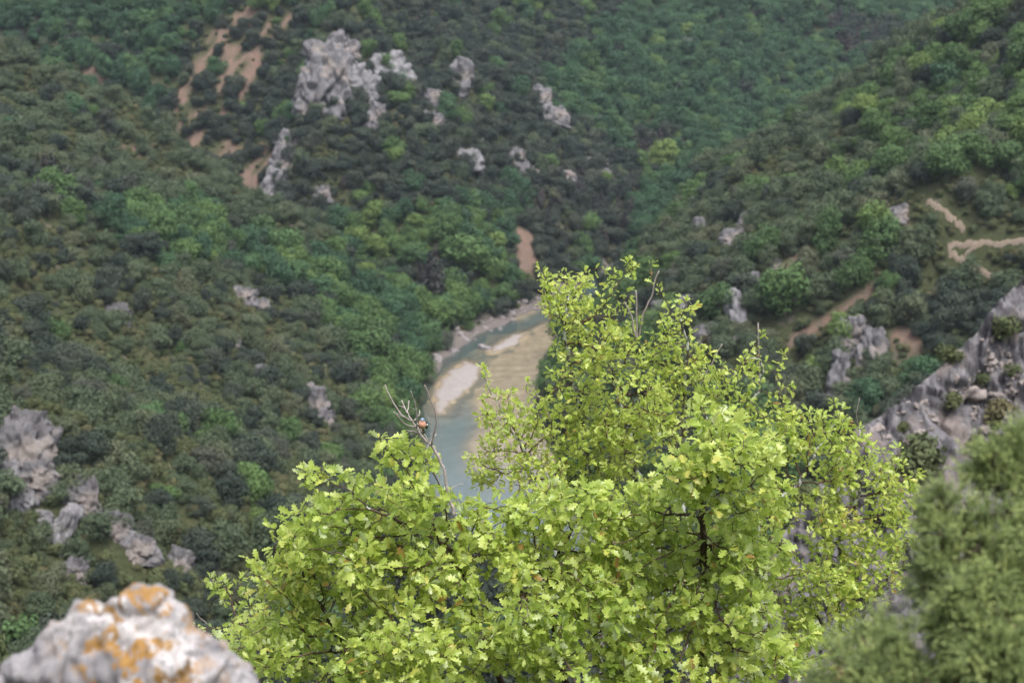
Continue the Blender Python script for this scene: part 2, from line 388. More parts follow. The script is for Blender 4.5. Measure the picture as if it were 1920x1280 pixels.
cb = bmb.ramp(bmb.noise(0.25, 6, tc), [(0.3, (0.22, 0.155, 0.10)), (0.55, (0.33, 0.245, 0.165)), (0.75, (0.42, 0.33, 0.24))])
M['bed'] = bmb.done(bmb.principled(cb, 0.9, 0.1))
bed = link('river_bed', mk_mesh('river_bed', np.concatenate([XY, -np.maximum(D, 0.04)[..., None]], -1).reshape(-1, 3), grid_faces(na, nc), [M['bed']], True))
tag(bed, 'sandy river bed under the water', kind='structure')
wb = NB('river_water'); tcw = wb.n('ShaderNodeTexCoord').outputs['Object']
dp = wb.attr('depth'); fac = wb.math('SUBTRACT', 1.0, wb.math('POWER', 0.60, dp), True)
wn = wb.noise(1.3, 3, tcw)
body = wb.ramp(wb.noise(0.06, 3, tcw), [(0.35, (0.058, 0.094, 0.093)), (0.65, (0.07, 0.108, 0.104))])
pw = wb.principled(body, 0.18, 0.5, wn, 0.25, 0.3)
tw = wb.n('ShaderNodeBsdfTransparent'); tw.inputs[0].default_value = (0.93, 0.96, 0.94, 1)
m1 = wb.n('ShaderNodeMixShader'); wb.l(fac, m1.inputs[0]); wb.l(tw.outputs[0], m1.inputs[1]); wb.l(pw.outputs[0], m1.inputs[2])
gl = wb.n('ShaderNodeBsdfGlossy', Roughness=0.18); fr = wb.n('ShaderNodeFresnel', IOR=1.33)
m2 = wb.n('ShaderNodeMixShader'); wb.l(fr.outputs[0], m2.inputs[0]); wb.l(m1.outputs[0], m2.inputs[1]); wb.l(gl.outputs[0], m2.inputs[2])
M['water'] = wb.done(m2)
water = link('river', mk_mesh('river', np.concatenate([XY, np.zeros_like(D)[..., None]], -1).reshape(-1, 3), grid_faces(na, nc), [M['water']], True, {'depth': ('FLOAT', np.maximum(D, 0.0).ravel())}))
tag(water, 'milky turquoise river with sandy brown shallows', kind='structure')
gb = NB('gravel'); tcg = gb.n('ShaderNodeTexCoord').outputs['Object']; gz_ = gb.n('ShaderNodeSeparateXYZ'); gb.l(tcg, gz_.inputs[0])
wet = gb.ramp(gb.math('ADD', gz_.outputs['Z'], gb.math('MULTIPLY', gb.noise(.4, 4, tcg), .25)), [(.10, (1, 1, 1)), (.32, (0, 0, 0))])
M['gravel'] = gb.done(gb.principled(gb.mix(wet, gb.mix(0.5, gb.ramp(gb.noise(0.5, 8, tcg, 0.7), [(0.3, (0.16, 0.142, 0.13)), (0.7, (0.26, 0.235, 0.225))]),
              gb.ramp(gb.noise(5, 4, tcg, 0.8), [(0.3, (0.15, 0.133, 0.122)), (0.7, (0.29, 0.265, 0.25))])), (0.17, 0.135, 0.10)), 0.95, 0.1, gb.noise(5, 4, tcg), 0.6, 0.2))
for bp, lb in zip(BARS, ('large pale gravel bar rising from the river by the left bank', 'small narrow gravel spit farther up the river')):
    x0, y0 = bp.min(0) - 8; x1, y1 = bp.max(0) + 8
    ax = np.arange(x0, x1, 0.6); ay = np.arange(y0, y1, 0.6); X, Yg = np.meshgrid(ax, ay)
    ds = segdist(X, Yg, bp, True); ds = np.where(inpoly(X, Yg, bp), -ds, ds) + (fbm2(X / 5, Yg / 5, 4, 4) - 0.5) * 6.0 + 1.1
    Z = np.where(ds < 0, 0.06 + 0.5 * (1 - np.exp(ds / 3)), np.maximum(0.06 - 0.12 * ds, -2.5)) + 0.10 * (fbm2(X / 0.9, Yg / 0.9, 2, 8) - 0.5)
    F = grid_faces(len(ay), len(ax)); keep = (ds.ravel()[F] < 5).all(1)
    o = link('gravel_bar', mk_mesh('gravel_bar', np.stack([X, Yg, Z], -1).reshape(-1, 3), F[keep], [M['gravel']], True))
    tag(o, lb, 'gravel bar')

def rock_mesh(name, size, seed, mat, res=22, amp=0.16, cell=0.55, power=3.0, strata=0.0):
    """angular rock: rounded box displaced by cellular blocks"""
    a = np.linspace(-1, 1, res); Vs, Fs, o = [], [], 0
    for ax in range(3):
        for sg in (-1, 1):
            U, W = np.meshgrid(a, a); p = np.zeros((res * res, 3)); p[:, ax] = sg; p[:, (ax + 1) % 3] = U.ravel(); p[:, (ax + 2) % 3] = W.ravel()
            F = grid_faces(res, res); F = F if sg > 0 else F[:, ::-1]
            Vs.append(p); Fs.append(F + o); o += res * res
    p = np.concatenate(Vs); F = np.concatenate(Fs)
    key = np.round(p * 1e4).astype(np.int64); _, ui, inv = np.unique(key, axis=0, return_index=True, return_inverse=True)
    p = p[ui]; F = inv.ravel()[F]
    p = p / (np.abs(p) ** power).sum(1)[:, None] ** (1 / power)
    n = p / np.linalg.norm(p, axis=1)[:, None]
    size = np.asarray(size, float); s = size.mean(); q = p * size; q[:, :2] *= (1 - 0.30 * p[:, 2:3]) if strata < 0 else 1
    st = np.array([1, 1, 1 + strata])
    v1, c1 = blocky(q * st / (s * cell) + seed * 3.7, seed); v2, c2 = blocky(q * st / (s * cell * 0.42) + seed * 1.3, seed + 9)
    big = fbm3(q / (s * 0.9) + seed * 2.1, 3, seed)
    dsp = amp * s * ((v1 - 0.5) * 1.9 - 0.25 * np.exp(-c1 * 22) + (v2 - 0.5) * 1.1 - 0.1 * np.exp(-c2 * 22) + (big - 0.5) * 1.7)
    return mk_mesh(name, q + n * dsp[:, None], F, [mat], False)

boulder_meshes = [rock_mesh('boulder', (1, 0.85, 0.7), 40 + i, M['river_rock'], 9, 0.15, 0.8, 2.4) for i in range(4)]
bpx = [(905, 668, 1.9), (915, 674, 1.6), (855, 660, 1.6), (845, 658, 2.0), (812, 675, 3.4), (800, 678, 2.4), (850, 662, 1.2), (938, 628, 1.1), (920, 628, 1.0), (962, 604, 1.4), (890, 640, 0.8),
       (985, 588, 1.0), (1003, 583, 1.1), (1030, 566, 1.1), (1016, 572, 0.8), (890, 583, 2.6), (864, 588, 2.4), (940, 595, 1.9), (960, 590, 2.2), (980, 565, 2.4), (985, 557, 2.6), (870, 635, 1.4), (830, 655, 1.8)]
nb = 0
def boulder(p, s, lb, grp):
    global nb
    o = link('boulder', boulder_meshes[nb % 4]); nb += 1
    o.location = tuple(map(float, p)); o.scale = (s, s * random.uniform(.8, 1.1), s * random.uniform(.7, 1)); o.rotation_euler = (random.uniform(-.3, .3), random.uniform(-.3, .3), random.uniform(0, 6))
    tag(o, lb, 'boulder', grp)
for i, (x, y, s) in enumerate(bpx):
    p = hit(x, y, 300)[0]; p[2] = max(p[2], 0.0) + 0.1 * s
    lb = {0: 'dark boulder standing in the river between the two gravel bars', 4: 'largest dark boulder at the river edge beside the left bank trees',
          15: 'pale grey boulder on the bank below the round green tree'}.get(i, 'grey boulder in or beside the turquoise river channel')
    boulder(p, s, lb, 'boulders along the river')
for i in range(90):
    t = random.random(); px = 825 + 190 * t + random.uniform(-14, 14); py = 648 - 100 * t + random.uniform(-24, 14)
    p = hit(px, py, 300)[0]
    boulder(p + np.array([0, 0, .1]), random.uniform(0.5, 1.4), 'small grey rock strewn on the brown river bank', 'rocks on the river bank')

# ------------------------------------------------------------------ rock outcrops on the slopes
OUT = [  # px, py, width px, height px, label, material
    (612, 165, 78, 120, 'tall grey crag at the left end of the big summit cliff', 'limestone'), (640, 108, 66, 60, 'rounded grey crag crowning the big summit cliff', 'limestone'),
    (668, 165, 60, 60, 'cleft grey rock wall in the middle of the big summit cliff', 'pale_limestone'), (730, 150, 66, 72, 'pale grey crag at the right end of the summit cliff', 'pale_limestone'),
    (690, 172, 40, 40, 'small pale rock face under the summit cliff', 'pale_limestone'), (803, 187, 46, 26, 'low grey rock ledge right of the summit cliff', 'limestone'), (806, 238, 46, 44, 'brownish rock face below the ledge right of the summit cliff', 'limestone'),
    (708, 222, 28, 40, 'narrow grey rock below the summit cliff', 'limestone'), (862, 148, 36, 50, 'tilted grey slab on the diagonal rib of the central spur', 'limestone'),
    (545, 272, 44, 40, 'upper grey rock of the left rib of the central spur', 'limestone'), (532, 318, 32, 60, 'long grey rock on the left rib of the central spur', 'limestone'), (510, 362, 26, 62, 'lower grey rock fin of the left rib of the central spur', 'pale_limestone'), (530, 388, 24, 44, 'short pale rock fin at the foot of the left rib', 'pale_limestone'), (604, 368, 28, 22, 'small rock among trees right of the left rib', 'limestone'),
    (874, 303, 54, 32, 'square white rock block among dark trees on the central spur', 'pale_limestone'), (966, 300, 36, 28, 'small grey rock right of the white block', 'limestone'), (985, 328, 44, 26, 'brown grey rock below and right of the white block', 'limestone'),
    (1012, 192, 34, 40, 'grey rock high on the right rib of the central spur', 'limestone'), (1036, 222, 40, 30, 'pinkish grey rock on the right rib of the central spur', 'limestone'), (1108, 236, 46, 26, 'grey slab on the right flank of the central spur', 'limestone'), (1116, 316, 36, 24, 'pinkish rock low on the right flank of the central spur', 'limestone'), (1055, 336, 44, 20, 'low grey rock under the right flank of the central spur', 'limestone'), (1285, 90, 22, 24, 'small pale rock high on the far wooded slope', 'limestone'),
    (220, 596, 34, 36, 'grey rock patch in the upper middle of the left slope', 'limestone'), (455, 560, 46, 30, 'jagged grey rocks beside dark trees on the left slope', 'limestone'), (485, 578, 30, 24, 'small tilted rock right of the jagged rocks on the left slope', 'limestone'), (590, 760, 36, 50, 'pale tilted rock fin low on the left slope near the river trees', 'limestone'), (607, 796, 26, 40, 'lower end of the pale rock fin near the river trees', 'limestone'), (484, 712, 18, 40, 'thin upright rock in the middle of the left slope', 'limestone'),
    (150, 690, 28, 18, 'small pale rock on the far left of the slope', 'limestone'), (202, 532, 18, 28, 'small tan rock high on the left slope', 'limestone'), (150, 745, 36, 16, 'pinkish low rock on the far left of the slope', 'limestone'), (268, 745, 30, 24, 'grey rock between two bright green trees on the left slope', 'limestone'), (440, 655, 18, 30, 'narrow tan rock in the upper left slope scrub', 'limestone'), (547, 852, 26, 22, 'small rock low on the left slope above the oak', 'limestone'),
    (36, 858, 84, 96, 'large craggy cliff at the left edge of the picture', 'limestone'), (62, 905, 70, 50, 'lower shelf of the large craggy cliff at the left edge', 'limestone'), (14, 895, 40, 40, 'white rock knob at the left edge under the craggy cliff', 'pale_limestone'), (22, 945, 52, 50, 'white rock step at the left edge', 'pale_limestone'), (120, 1005, 34, 74, 'white upright rock fin on the near left spur', 'pale_limestone'), (75, 975, 40, 24, 'white rock ledge between shrubs on the near left spur', 'pale_limestone'), (148, 948, 48, 60, 'grey rock spur above the white fin', 'limestone'), (205, 1000, 60, 44, 'grey slanting slab on the crest of the near left spur', 'limestone'), (250, 1040, 60, 40, 'pinkish slab lower on the crest of the near left spur', 'limestone'), (335, 1060, 40, 44, 'pale rock low on the crest of the near left spur', 'limestone'), (140, 1075, 36, 40, 'grey rock at the foot of the white fin', 'limestone'), (395, 1120, 30, 40, 'rock at the lower end of the near left spur', 'limestone'),
    (1380, 605, 22, 80, 'thin white rock pillar on the right slope', 'pale_limestone'), (1328, 632, 46, 34, 'grey rock left of the white pillar on the right slope', 'limestone'), (1312, 440, 16, 44, 'narrow tan rock streak on the lower right ridge', 'limestone'), (1402, 420, 30, 26, 'upper tan rock of the slanting streak on the right slope', 'limestone'), (1376, 448, 34, 26, 'lower tan rock of the slanting streak on the right slope', 'limestone'), (1600, 640, 60, 60, 'grey rock buttress below the earth slip', 'limestone'), (1636, 668, 40, 70, 'right half of the grey buttress below the earth slip', 'limestone'), (1574, 740, 26, 100, 'tall narrow rock fin below the grey buttress', 'limestone'), (1690, 408, 44, 32, 'grey rock beside the upper path on the right slope', 'limestone'), (1245, 600, 46, 50, 'grey rock at the river end of the right slope', 'limestone'), (1295, 585, 36, 40, 'grey rock behind the top of the yellow green oak', 'limestone'), (1448, 752, 46, 36, 'grey rock tip behind the bare twigs of the oak', 'limestone'), (1452, 500, 26, 18, 'small tan rock in scrub on the right slope', 'limestone'), (1415, 525, 16, 20, 'tiny white rock beside the big green tree on the right slope', 'pale_limestone'), (1542, 770, 24, 40, 'tan rock low on the right slope', 'limestone'), (1460, 350, 14, 18, 'small grey rock near the crest of the right ridge', 'limestone'),
]
ox = np.array([o[0] for o in OUT], float); oy = np.array([o[1] for o in OUT], float)
OH = hit(ox, oy, 150)
OUTC = []
for i, (px, py, wp, hp, lb, mt) in enumerate(OUT):
    c = OH[i]; dist = np.linalg.norm(c - np.array([0, 0, CAMZ])); big_ = 1.25 if (px < 420 and py > 800) else (1.1 if wp > 42 else 1.25); wm = wp / FPX * dist * big_; hm = hp / FPX * dist * big_
    n = Hn(c[0], c[1])
    me = rock_mesh('rock_outcrop', (wm * 0.52, max(0.32 * wm, 0.30 * hm), hm * 0.58), i + 3, M[mt], 36 if wp > 45 else 24, 0.17, 0.5, 7.0, -0.35)
    o = link('rock_outcrop', me, None, tuple(map(float, c + np.array([0, (0.10 if wp > 42 else -.05) * wm, 0])))); o.rotation_euler = (random.uniform(-.55, -.25), random.uniform(-.05, .3) * (1 if px < 1150 else -1), random.uniform(-.4, .4))
    tag(o, lb, 'rock')
    OUTC.append((c[0], c[1], wm * 0.5))
OUTC = np.array(OUTC)

# ------------------------------------------------------------------ footpaths on the right slope
b = NB('path_dirt'); tc = b.n('ShaderNodeTexCoord').outputs['Object']
M['path'] = b.done(b.principled(b.ramp(b.noise(1.5, 6, tc), [(0.3, (0.12, 0.095, 0.072)), (0.7, (0.20, 0.16, 0.125))]), 0.95, 0.1))
PATHS = [([(1738, 380), (1762, 398), (1785, 418), (1800, 432), (1808, 440)], .6), ([(1925, 458), (1880, 464), (1830, 466), (1790, 470), (1775, 474), (1786, 488), (1804, 498), (1832, 512), (1856, 522), (1880, 534)], .55),
         ([(1825, 470), (1818, 482), (1806, 498)], .35)]
PW = []
for pts, wd in PATHS:
    pts = np.array(pts, float); t = np.linspace(0, len(pts) - 1, len(pts) * 8); px = np.interp(t, range(len(pts)), pts[:, 0]); py = np.interp(t, range(len(pts)), pts[:, 1])
    w3 = hit(px, py, 200); 
    for _ in range(3): w3[1:-1] = (w3[:-2] + 2 * w3[1:-1] + w3[2:]) / 4
    tn = np.gradient(w3[:, :2], axis=0); tn /= np.linalg.norm(tn, axis=1)[:, None] + 1e-9; nn = np.stack([tn[:, 1], -tn[:, 0]], -1)
    cr = np.linspace(-1, 1, 5); jit = 1 + 0.9 * (rng.random((len(w3), 1)) - .5)
    xy = w3[:, None, :2] + nn[:, None] * (cr[None, :, None] * wd * jit[..., None])
    z = Hz(xy[..., 0], xy[..., 1]) + 0.35 - 0.3 * (np.abs(cr) > .9)
    o = link('path', mk_mesh('path', np.concatenate([xy, z[..., None]], -1).reshape(-1, 3), grid_faces(len(w3), 5), [M['path']], True)); tag(o, 'pale dirt footpath winding across the right slope', kind='structure')
    PW.append(w3)

# ------------------------------------------------------------------ trees and scrub of the slopes
def crown_mesh(name, kind, seed):
    r = np.random.default_rng(seed); quads = []
    lobes = []
    if kind == 'darkholm': kind = 'holm'; mk_ = 'darkholm'
    else: mk_ = kind
    if kind == 'pine':
        for k in range(11):
            h = 0.5 + 1.9 * (k / 10) ** 0.9; rad = 0.85 * (1 - (k / 12) ** 1.5) * r.uniform(.7, 1.05); a = r.uniform(0, 6.28)
            lobes.append((np.array([math.cos(a) * rad * .45, math.sin(a) * rad * .45, h]), np.array([rad * .62, rad * .62, .24])))
        nl = 1000; sz = 0.10
    elif kind == 'shrub':
        for k in range(7):
            a = r.uniform(0, 6.28); q = r.uniform(0, .55)
            lobes.append((np.array([math.cos(a) * q, math.sin(a) * q, r.uniform(.25, .65)]), r.uniform(.32, .5) * np.array([1, 1, .9])))
        nl = 900; sz = 0.10
    else:
        hgt = 1.0 if kind == 'holm' else 1.15
        K = 17 if kind == 'holm' else 20; off = r.uniform(-.22, .22, 2); sq = r.uniform(.75, 1.2, 3)
        for k in range(K):
            z = r.uniform(-.95, 1); a = r.uniform(0, 6.28); q = math.sqrt(max(0, 1 - .8 * z * z)) * r.uniform(.4, .8)
            lobes.append((np.array([math.cos(a) * q * sq[0] + off[0] * z, math.sin(a) * q * sq[1] + off[1] * z, 0.85 + z * .62 * hgt * sq[2]]), r.uniform(.18, .48) * np.array([1, 1, .8])))
        lobes.append((np.array([0, 0, .85]), np.array([.6, .6, .55])))
        nl = 2700; sz = 0.07
    wts = np.array([l[1].prod() ** (2 / 3) for l in lobes]); wts /= wts.sum()
    idx = r.choice(len(lobes), nl, p=wts)
    C = np.array([l[0] for l in lobes])[idx]; R = np.array([l[1] for l in lobes])[idx]; ltint = r.random(len(lobes))[idx]
    d = r.normal(size=(nl, 3)); d[:, 2] += 0.35; d /= np.linalg.norm(d, axis=1)[:, None]
    pos = C + d * R * (.55 + .75 * r.random((nl, 1)) ** .7)
    n = d + r.normal(size=(nl, 3)) * 0.45; n /= np.linalg.norm(n, axis=1)[:, None]
    t = np.cross(n, r.normal(size=(nl, 3))); t /= np.linalg.norm(t, axis=1)[:, None]; bt = np.cross(n, t)
    s = sz * r.uniform(.6, 1.3, (nl, 1)); 
    V = np.stack([pos - t * s, pos - bt * s * .6, pos + t * s, pos + bt * s * .6], 1).reshape(-1, 3)
    F = np.arange(nl * 4).reshape(-1, 4)
    tint = np.repeat(np.clip(0.25 * ltint + 0.35 * r.random(nl) ** 2, 0, 1), 4)
    return mk_mesh(name, V, F, [M[mk_]], False, {'tint': ('FLOAT', tint)})
def trunk_mesh(seed, kind):
    r = np.random.default_rng(seed); h = 1.9 if kind == 'pine' else 1.0; parts = []
    zz = np.linspace(-0.35, h, 6); pts = np.stack([np.cumsum(r.normal(0, .025, 6)), np.cumsum(r.normal(0, .025, 6)), zz], -1)
    parts.append(tube(pts, np.linspace(.09, .03, 6), 6))
    for k in range(4):
        a = r.uniform(0, 6.28); z0 = r.uniform(.3, .7) * h; st = np.array([np.interp(z0, zz, pts[:, 0]), np.interp(z0, zz, pts[:, 1]), z0])
        en = st + np.array([math.cos(a) * .5, math.sin(a) * .5, .35]); parts.append(tube(np.stack([st, (st + en) / 2 + r.normal(0, .03, 3), en]), [.035, .025, .012], 5))
    V, T = joinVF(parts); return mk_mesh('trunk', V, T, [M['trunk']], True)
KN = {'green': 'deciduous_tree', 'deep': 'deciduous_tree', 'holm': 'holm_oak', 'darkholm': 'holm_oak', 'pine': 'pine_tree', 'shrub': 'shrub'}
NVAR = 6
CM = {k: [crown_mesh('crown' if k != 'shrub' else 'shrub', k, 100 + 10 * i + len(k)) for i in range(NVAR)] for k in KN}
TM = {k: [trunk_mesh(50 + i, k) for i in range(2)] for k in KN if k != 'shrub'}

ZG = [[(0, 0), (470, 0), (395, 60), (340, 110), (320, 230), (250, 250), (120, 215), (0, 150)],
      [(190, 430), (420, 360), (540, 415), (640, 520), (800, 600), (815, 800), (725, 830), (640, 650), (500, 520), (250, 500)],
      [(560, 440), (900, 380), (1010, 470), (960, 570), (820, 630), (640, 540)],
      [(1190, 0), (1925, 0), (1925, 60), (1500, 235), (1400, 330), (1200, 480), (1120, 440), (1230, 340), (1010, 170), (1100, 90)]]
ZPINE = [[(1530, 30), (1650, 40), (1790, 95), (1720, 140), (1580, 110)], [(1180, 250), (1260, 250), (1260, 330), (1190, 330)], [(1000, 330), (1190, 350), (1180, 470), (1040, 470), (990, 400)], [(760, 500), (840, 500), (840, 560), (770, 570)], [(60, 330), (170, 340), (170, 430), (80, 430)]]
ZSHR = [(0, 400), (140, 420), (330, 480), (560, 580), (660, 760), (720, 900), (560, 1010), (420, 1080), (230, 930), (120, 900), (0, 800)]
ZNEAR = [(0, 800), (130, 900), (230, 930), (420, 1090), (500, 1280), (0, 1280)]
ZF = [(1925, 55), (1500, 235), (1400, 330), (1200, 480), (1230, 700), (1600, 900), (1925, 600)]
def zone(px, py):
    z = np.full(len(px), 'spur', dtype=object)
    z[px < 640] = 'farleft'
    z[inpoly(px, py, [(0, 150), (140, 235), (330, 330), (520, 425), (700, 540), (830, 640), (830, 900), (600, 1100), (0, 1100)])] = 'left'
    z[inpoly(px, py, ZSHR)] = 'scrub'
    z[inpoly(px, py, ZF)] = 'right'
    z[inpoly(px, py, [(1925, 55), (1500, 240), (1560, 380), (1925, 330)])] = 'rightup'
    for pl in ZG[:3]: z[inpoly(px, py, pl)] = 'green'
    z[inpoly(px, py, ZG[3])] = 'fargreen'
    z[inpoly(px, py, ZNEAR)] = 'near'
    z[inpoly(px, py, [(1560, 205), (1400, 325), (1200, 480), (1215, 560), (1300, 470), (1460, 360), (1600, 255)])] = 'crest'
    z[inpoly(px, py, [(0, 145), (140, 232), (330, 328), (530, 425), (500, 450), (310, 378), (120, 290), (0, 225)])] = 'crest'
    for pl in ZPINE: z[inpoly(px, py, pl)] = 'pinez'
    return z
# fractions green, holm, shrub, pine ; cover probability
FR = {'spur': (.20, .71, .06, .03), 'farleft': (.25, .60, .13, .02), 'left': (.20, .60, .18, .02), 'scrub': (.07, .45, .48, 0), 'right': (.18, .52, .30, 0), 'rightup': (.42, .38, .19, .01),
      'green': (.66, .29, .03, .02), 'fargreen': (.80, .13, .01, .06), 'near': (.05, .75, .20, 0), 'crest': (.03, .47, .50, 0), 'pinez': (.12, .46, .0, .42)}
sp = 3.5
cx = np.arange(-330, 430, sp); cyy = np.arange(165, 1120, sp); X, Yg = np.meshgrid(cx, cyy)
X = (X + rng.uniform(-.48, .48, X.shape) * sp).ravel(); Yg = (Yg + rng.uniform(-.48, .48, Yg.shape) * sp).ravel()
ax_ = np.arange(-330, 430, 2.15); ay_ = np.arange(165, 820, 2.15); X2, Y2 = np.meshgrid(ax_, ay_)
X2 = (X2 + rng.uniform(-.5, .5, X2.shape) * 2.15).ravel(); Y2 = (Y2 + rng.uniform(-.5, .5, Y2.shape) * 2.15).ravel()
ax3, ay3 = np.meshgrid(np.arange(-330, 430, 1.7), np.arange(165, 700, 1.7)); X3 = (ax3 + rng.uniform(-.85, .85, ax3.shape)).ravel(); Y3 = (ay3 + rng.uniform(-.85, .85, ax3.shape)).ravel()
k3 = rng.random(len(X3)) < (1 / Hn(X3, Y3)[:, 2] - 1.25) * .55; X2 = np.concatenate([X2, X3[k3]]); Y2 = np.concatenate([Y2, Y3[k3]])     # steep ground carries more plants per plan area
small = np.concatenate([np.zeros(len(X), bool), np.ones(len(X2), bool)]); X = np.concatenate([X, X2]); Yg = np.concatenate([Yg, Y2])
Z = Hz(X, Yg); px, py, dep = proj(np.stack([X, Yg, Z], -1))
ok = (np.abs(px - 960) < 1150) & (py > -140) & (py < 1500)
rd_, _, rh_, *_r = river_sd(X, Yg); ok &= (rd_ - rh_ > np.where((Yg > 525) & (Yg < 660), 5, np.where(small, 1.2, 2.4)))
ok &= Z > 0.35
sm = scree_mask(px, py, X, Yg); ok &= ~((sm > 0.35) & (rng.random(len(X)) < np.where(px < 700, 0.9, 1.0)))
for oy_ in (14, 28):
    smf = scree_mask(px, py - oy_, X, Yg); ok &= ~((smf > .5) & ~small & ((px > 900) | ((rng.random(len(X)) < .6) & (oy_ < 20))))
for w3 in PW: ok &= segdist(X, Yg, w3) > np.where(small, 1.7, 3.0)
for (qx, qy, qr) in OUTC:
    dx = X - qx; dy = Yg - qy
    ok &= ~((np.abs(dx) < qr * .88) & (dy > -qr * 0.6 - 2.5) & (dy < qr * .45) & (rng.random(len(X)) < .68))
X, Yg, Z, px, py, dep, small = [a[ok] for a in (X, Yg, Z, px, py, dep, small)]
zn = zone(px, py)
_rs = river_sd(X, Yg); onright = (_rs[1] < 0) & (Yg > 300); ry_ = np.interp(X, RAV[::-1, 0], RAV[::-1, 1]); behind = (Yg > ry_) & (X < -40)
cF = segdist(X, Yg, [(300, 430), (183, 520), (121, 600), (62, 645)]) < 15; cB = segdist(X, Yg, [(-330, 600), (-203, 574), (-150, 571), (-112, 570), (-82, 568)]) < 15
zn[onright & np.isin(zn, ['fargreen', 'green', 'spur', 'pinez'])] = 'rightup'; zn[onright & cF] = 'crest'
zn[~onright & (X > 20) & (Yg > 640) & np.isin(zn, ['right', 'rightup', 'crest'])] = 'fargreen'
zn[behind & np.isin(zn, ['left', 'scrub', 'crest'])] = 'farleft'
zn[~behind & ~onright & (X < -40) & (Yg < 640) & np.isin(zn, ['farleft'])] = 'left'; zn[~behind & ~onright & (X < -60) & (Yg < 600) & (py < 330) & (zn == 'green')] = 'left'; zn[cB & ~behind] = 'crest'
u = rng.random(len(X)); clump = fbm2(X / 17, Yg / 17, 3, 44)
u = np.clip(u * 0.55 + 0.45 * np.clip((clump - 0.25) / 0.5, 0, 1), 0, 0.999)
cum = np.array([np.cumsum(FR[z]) for z in zn]); kidx = (u[:, None] > cum).sum(1).clip(0, 3)
kinds = np.array(['green', 'holm', 'shrub', 'pine'], dtype='<U12')[kidx]
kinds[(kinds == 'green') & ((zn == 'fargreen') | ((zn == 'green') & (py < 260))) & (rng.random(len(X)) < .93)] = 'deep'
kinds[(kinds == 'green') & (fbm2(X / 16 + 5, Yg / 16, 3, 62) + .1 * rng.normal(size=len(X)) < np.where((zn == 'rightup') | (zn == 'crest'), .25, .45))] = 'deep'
kinds[(kinds == 'holm') & np.isin(zn, ['spur', 'farleft', 'fargreen', 'pinez', 'green']) & (rng.random(len(X)) < .85)] = 'darkholm'  # slopes behind the ridges take the crowns with shade in their colour
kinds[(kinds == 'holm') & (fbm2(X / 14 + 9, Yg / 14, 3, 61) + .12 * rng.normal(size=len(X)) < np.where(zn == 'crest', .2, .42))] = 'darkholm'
keep = np.ones(len(X), bool)
scr = np.isin(zn, ['scrub', 'right', 'near', 'left'])
kinds[small] = 'shrub'; SK = {'crest': 1, 'scrub': 1, 'right': 1, 'near': 1, 'left': .5, 'rightup': .5, 'spur': .35, 'farleft': .6, 'green': .12, 'fargreen': .08, 'pinez': .1}; keep &= ~(small & (rng.random(len(X)) > np.array([SK[z] for z in zn])))
keep &= ~(~small & (kinds == 'shrub') & scr & (rng.random(len(X)) < .6))
keep &= ~(~small & (zn == 'scrub') & (rng.random(len(X)) < .25))
rad = np.where((kinds == 'green') | (kinds == 'deep'), 1.9 + 4.6 * rng.random(len(X)) ** 1.3, np.where((kinds == 'holm') | (kinds == 'darkholm'), 1.6 + 3.6 * rng.random(len(X)) ** 1.3, np.where(kinds == 'pine', rng.uniform(2.6, 4.0, len(X)), rng.uniform(.8, 2.3, len(X)))))
rad = rad * np.where((zn == 'near') & (kinds != 'shrub'), .62, 1) * np.where((zn == 'scrub') & (kinds != 'shrub'), .85, 1) * np.where((zn == 'fargreen'), 1.05, 1)
# thin out so that big crowns do not stack on each other
order = np.argsort(-rad); cell = {}; 
xs, ys, rs = X, Yg, rad
for i in order:
    if not keep[i]: continue
    if kinds[i] == 'shrub': continue
    ci, cj = int(xs[i] // 5), int(ys[i] // 5); bad = False
    for a in (-1, 0, 1):
        for c_ in (-1, 0, 1):
            for j in cell.get((ci + a, cj + c_), ()):
                if (xs[i] - xs[j]) ** 2 + (ys[i] - ys[j]) ** 2 < (0.40 * (rs[i] + rs[j])) ** 2: bad = True; break
            if bad: break
        if bad: break
    if bad: keep[i] = False
    else: cell.setdefault((ci, cj), []).append(i)
# hand placed trees that stand out in the photograph
HAND = [(470, 905, 42, 'green', 'big round dense green tree low on the left slope'), (218, 735, 26, 'green', 'upright bright green tree in the middle of the left slope'), (322, 800, 30, 'green', 'bright green tree below and right of the upright one on the left slope'),
        (105, 615, 28, 'green', 'pale green dome shaped tree at the left of the left slope'), (882, 480, 46, 'green', 'large round green tree above the rocky river bank'), (810, 545, 36, 'pine', 'reddish dark pine beside the river bank trees'), (485, 975, 30, 'green', 'light green bush low on the left slope just above the oak'),
        (305, 925, 26, 'green', 'light green small tree above the near left spur'), (1470, 560, 50, 'green', 'largest bright green tree on the right slope'), (1430, 465, 34, 'green', 'bright green tree high on the right slope below the ridge'), (1550, 445, 36, 'green', 'broad green tree right of the high bright tree on the right slope'), (1265, 490, 26, 'green', 'fresh green tree at the left edge of the right slope'),
        (1685, 705, 38, 'shrub', 'round olive yellow bush beside the near cliff'), (1580, 620, 28, 'green', 'soft green tree under the earth slip'), (1530, 690, 30, 'green', 'green tree above the narrow rock fin'), (1682, 445, 16, 'green', 'small yellow green tree beside the upper path'), (1240, 290, 30, 'green', 'light green tree on the far slope beside the dark pine'), (1620, 820, 30, 'holm', 'dark bush behind the right hand oak'), (230, 960, 44, 'holm', 'broad dark holm oak beside the near left spur crest'), (700, 640, 46, 'green', 'broad green tree in the wood beside the river')]
HH = hit([h[0] for h in HAND], [h[1] + h[2] * .7 for h in HAND], 150)
HR = []
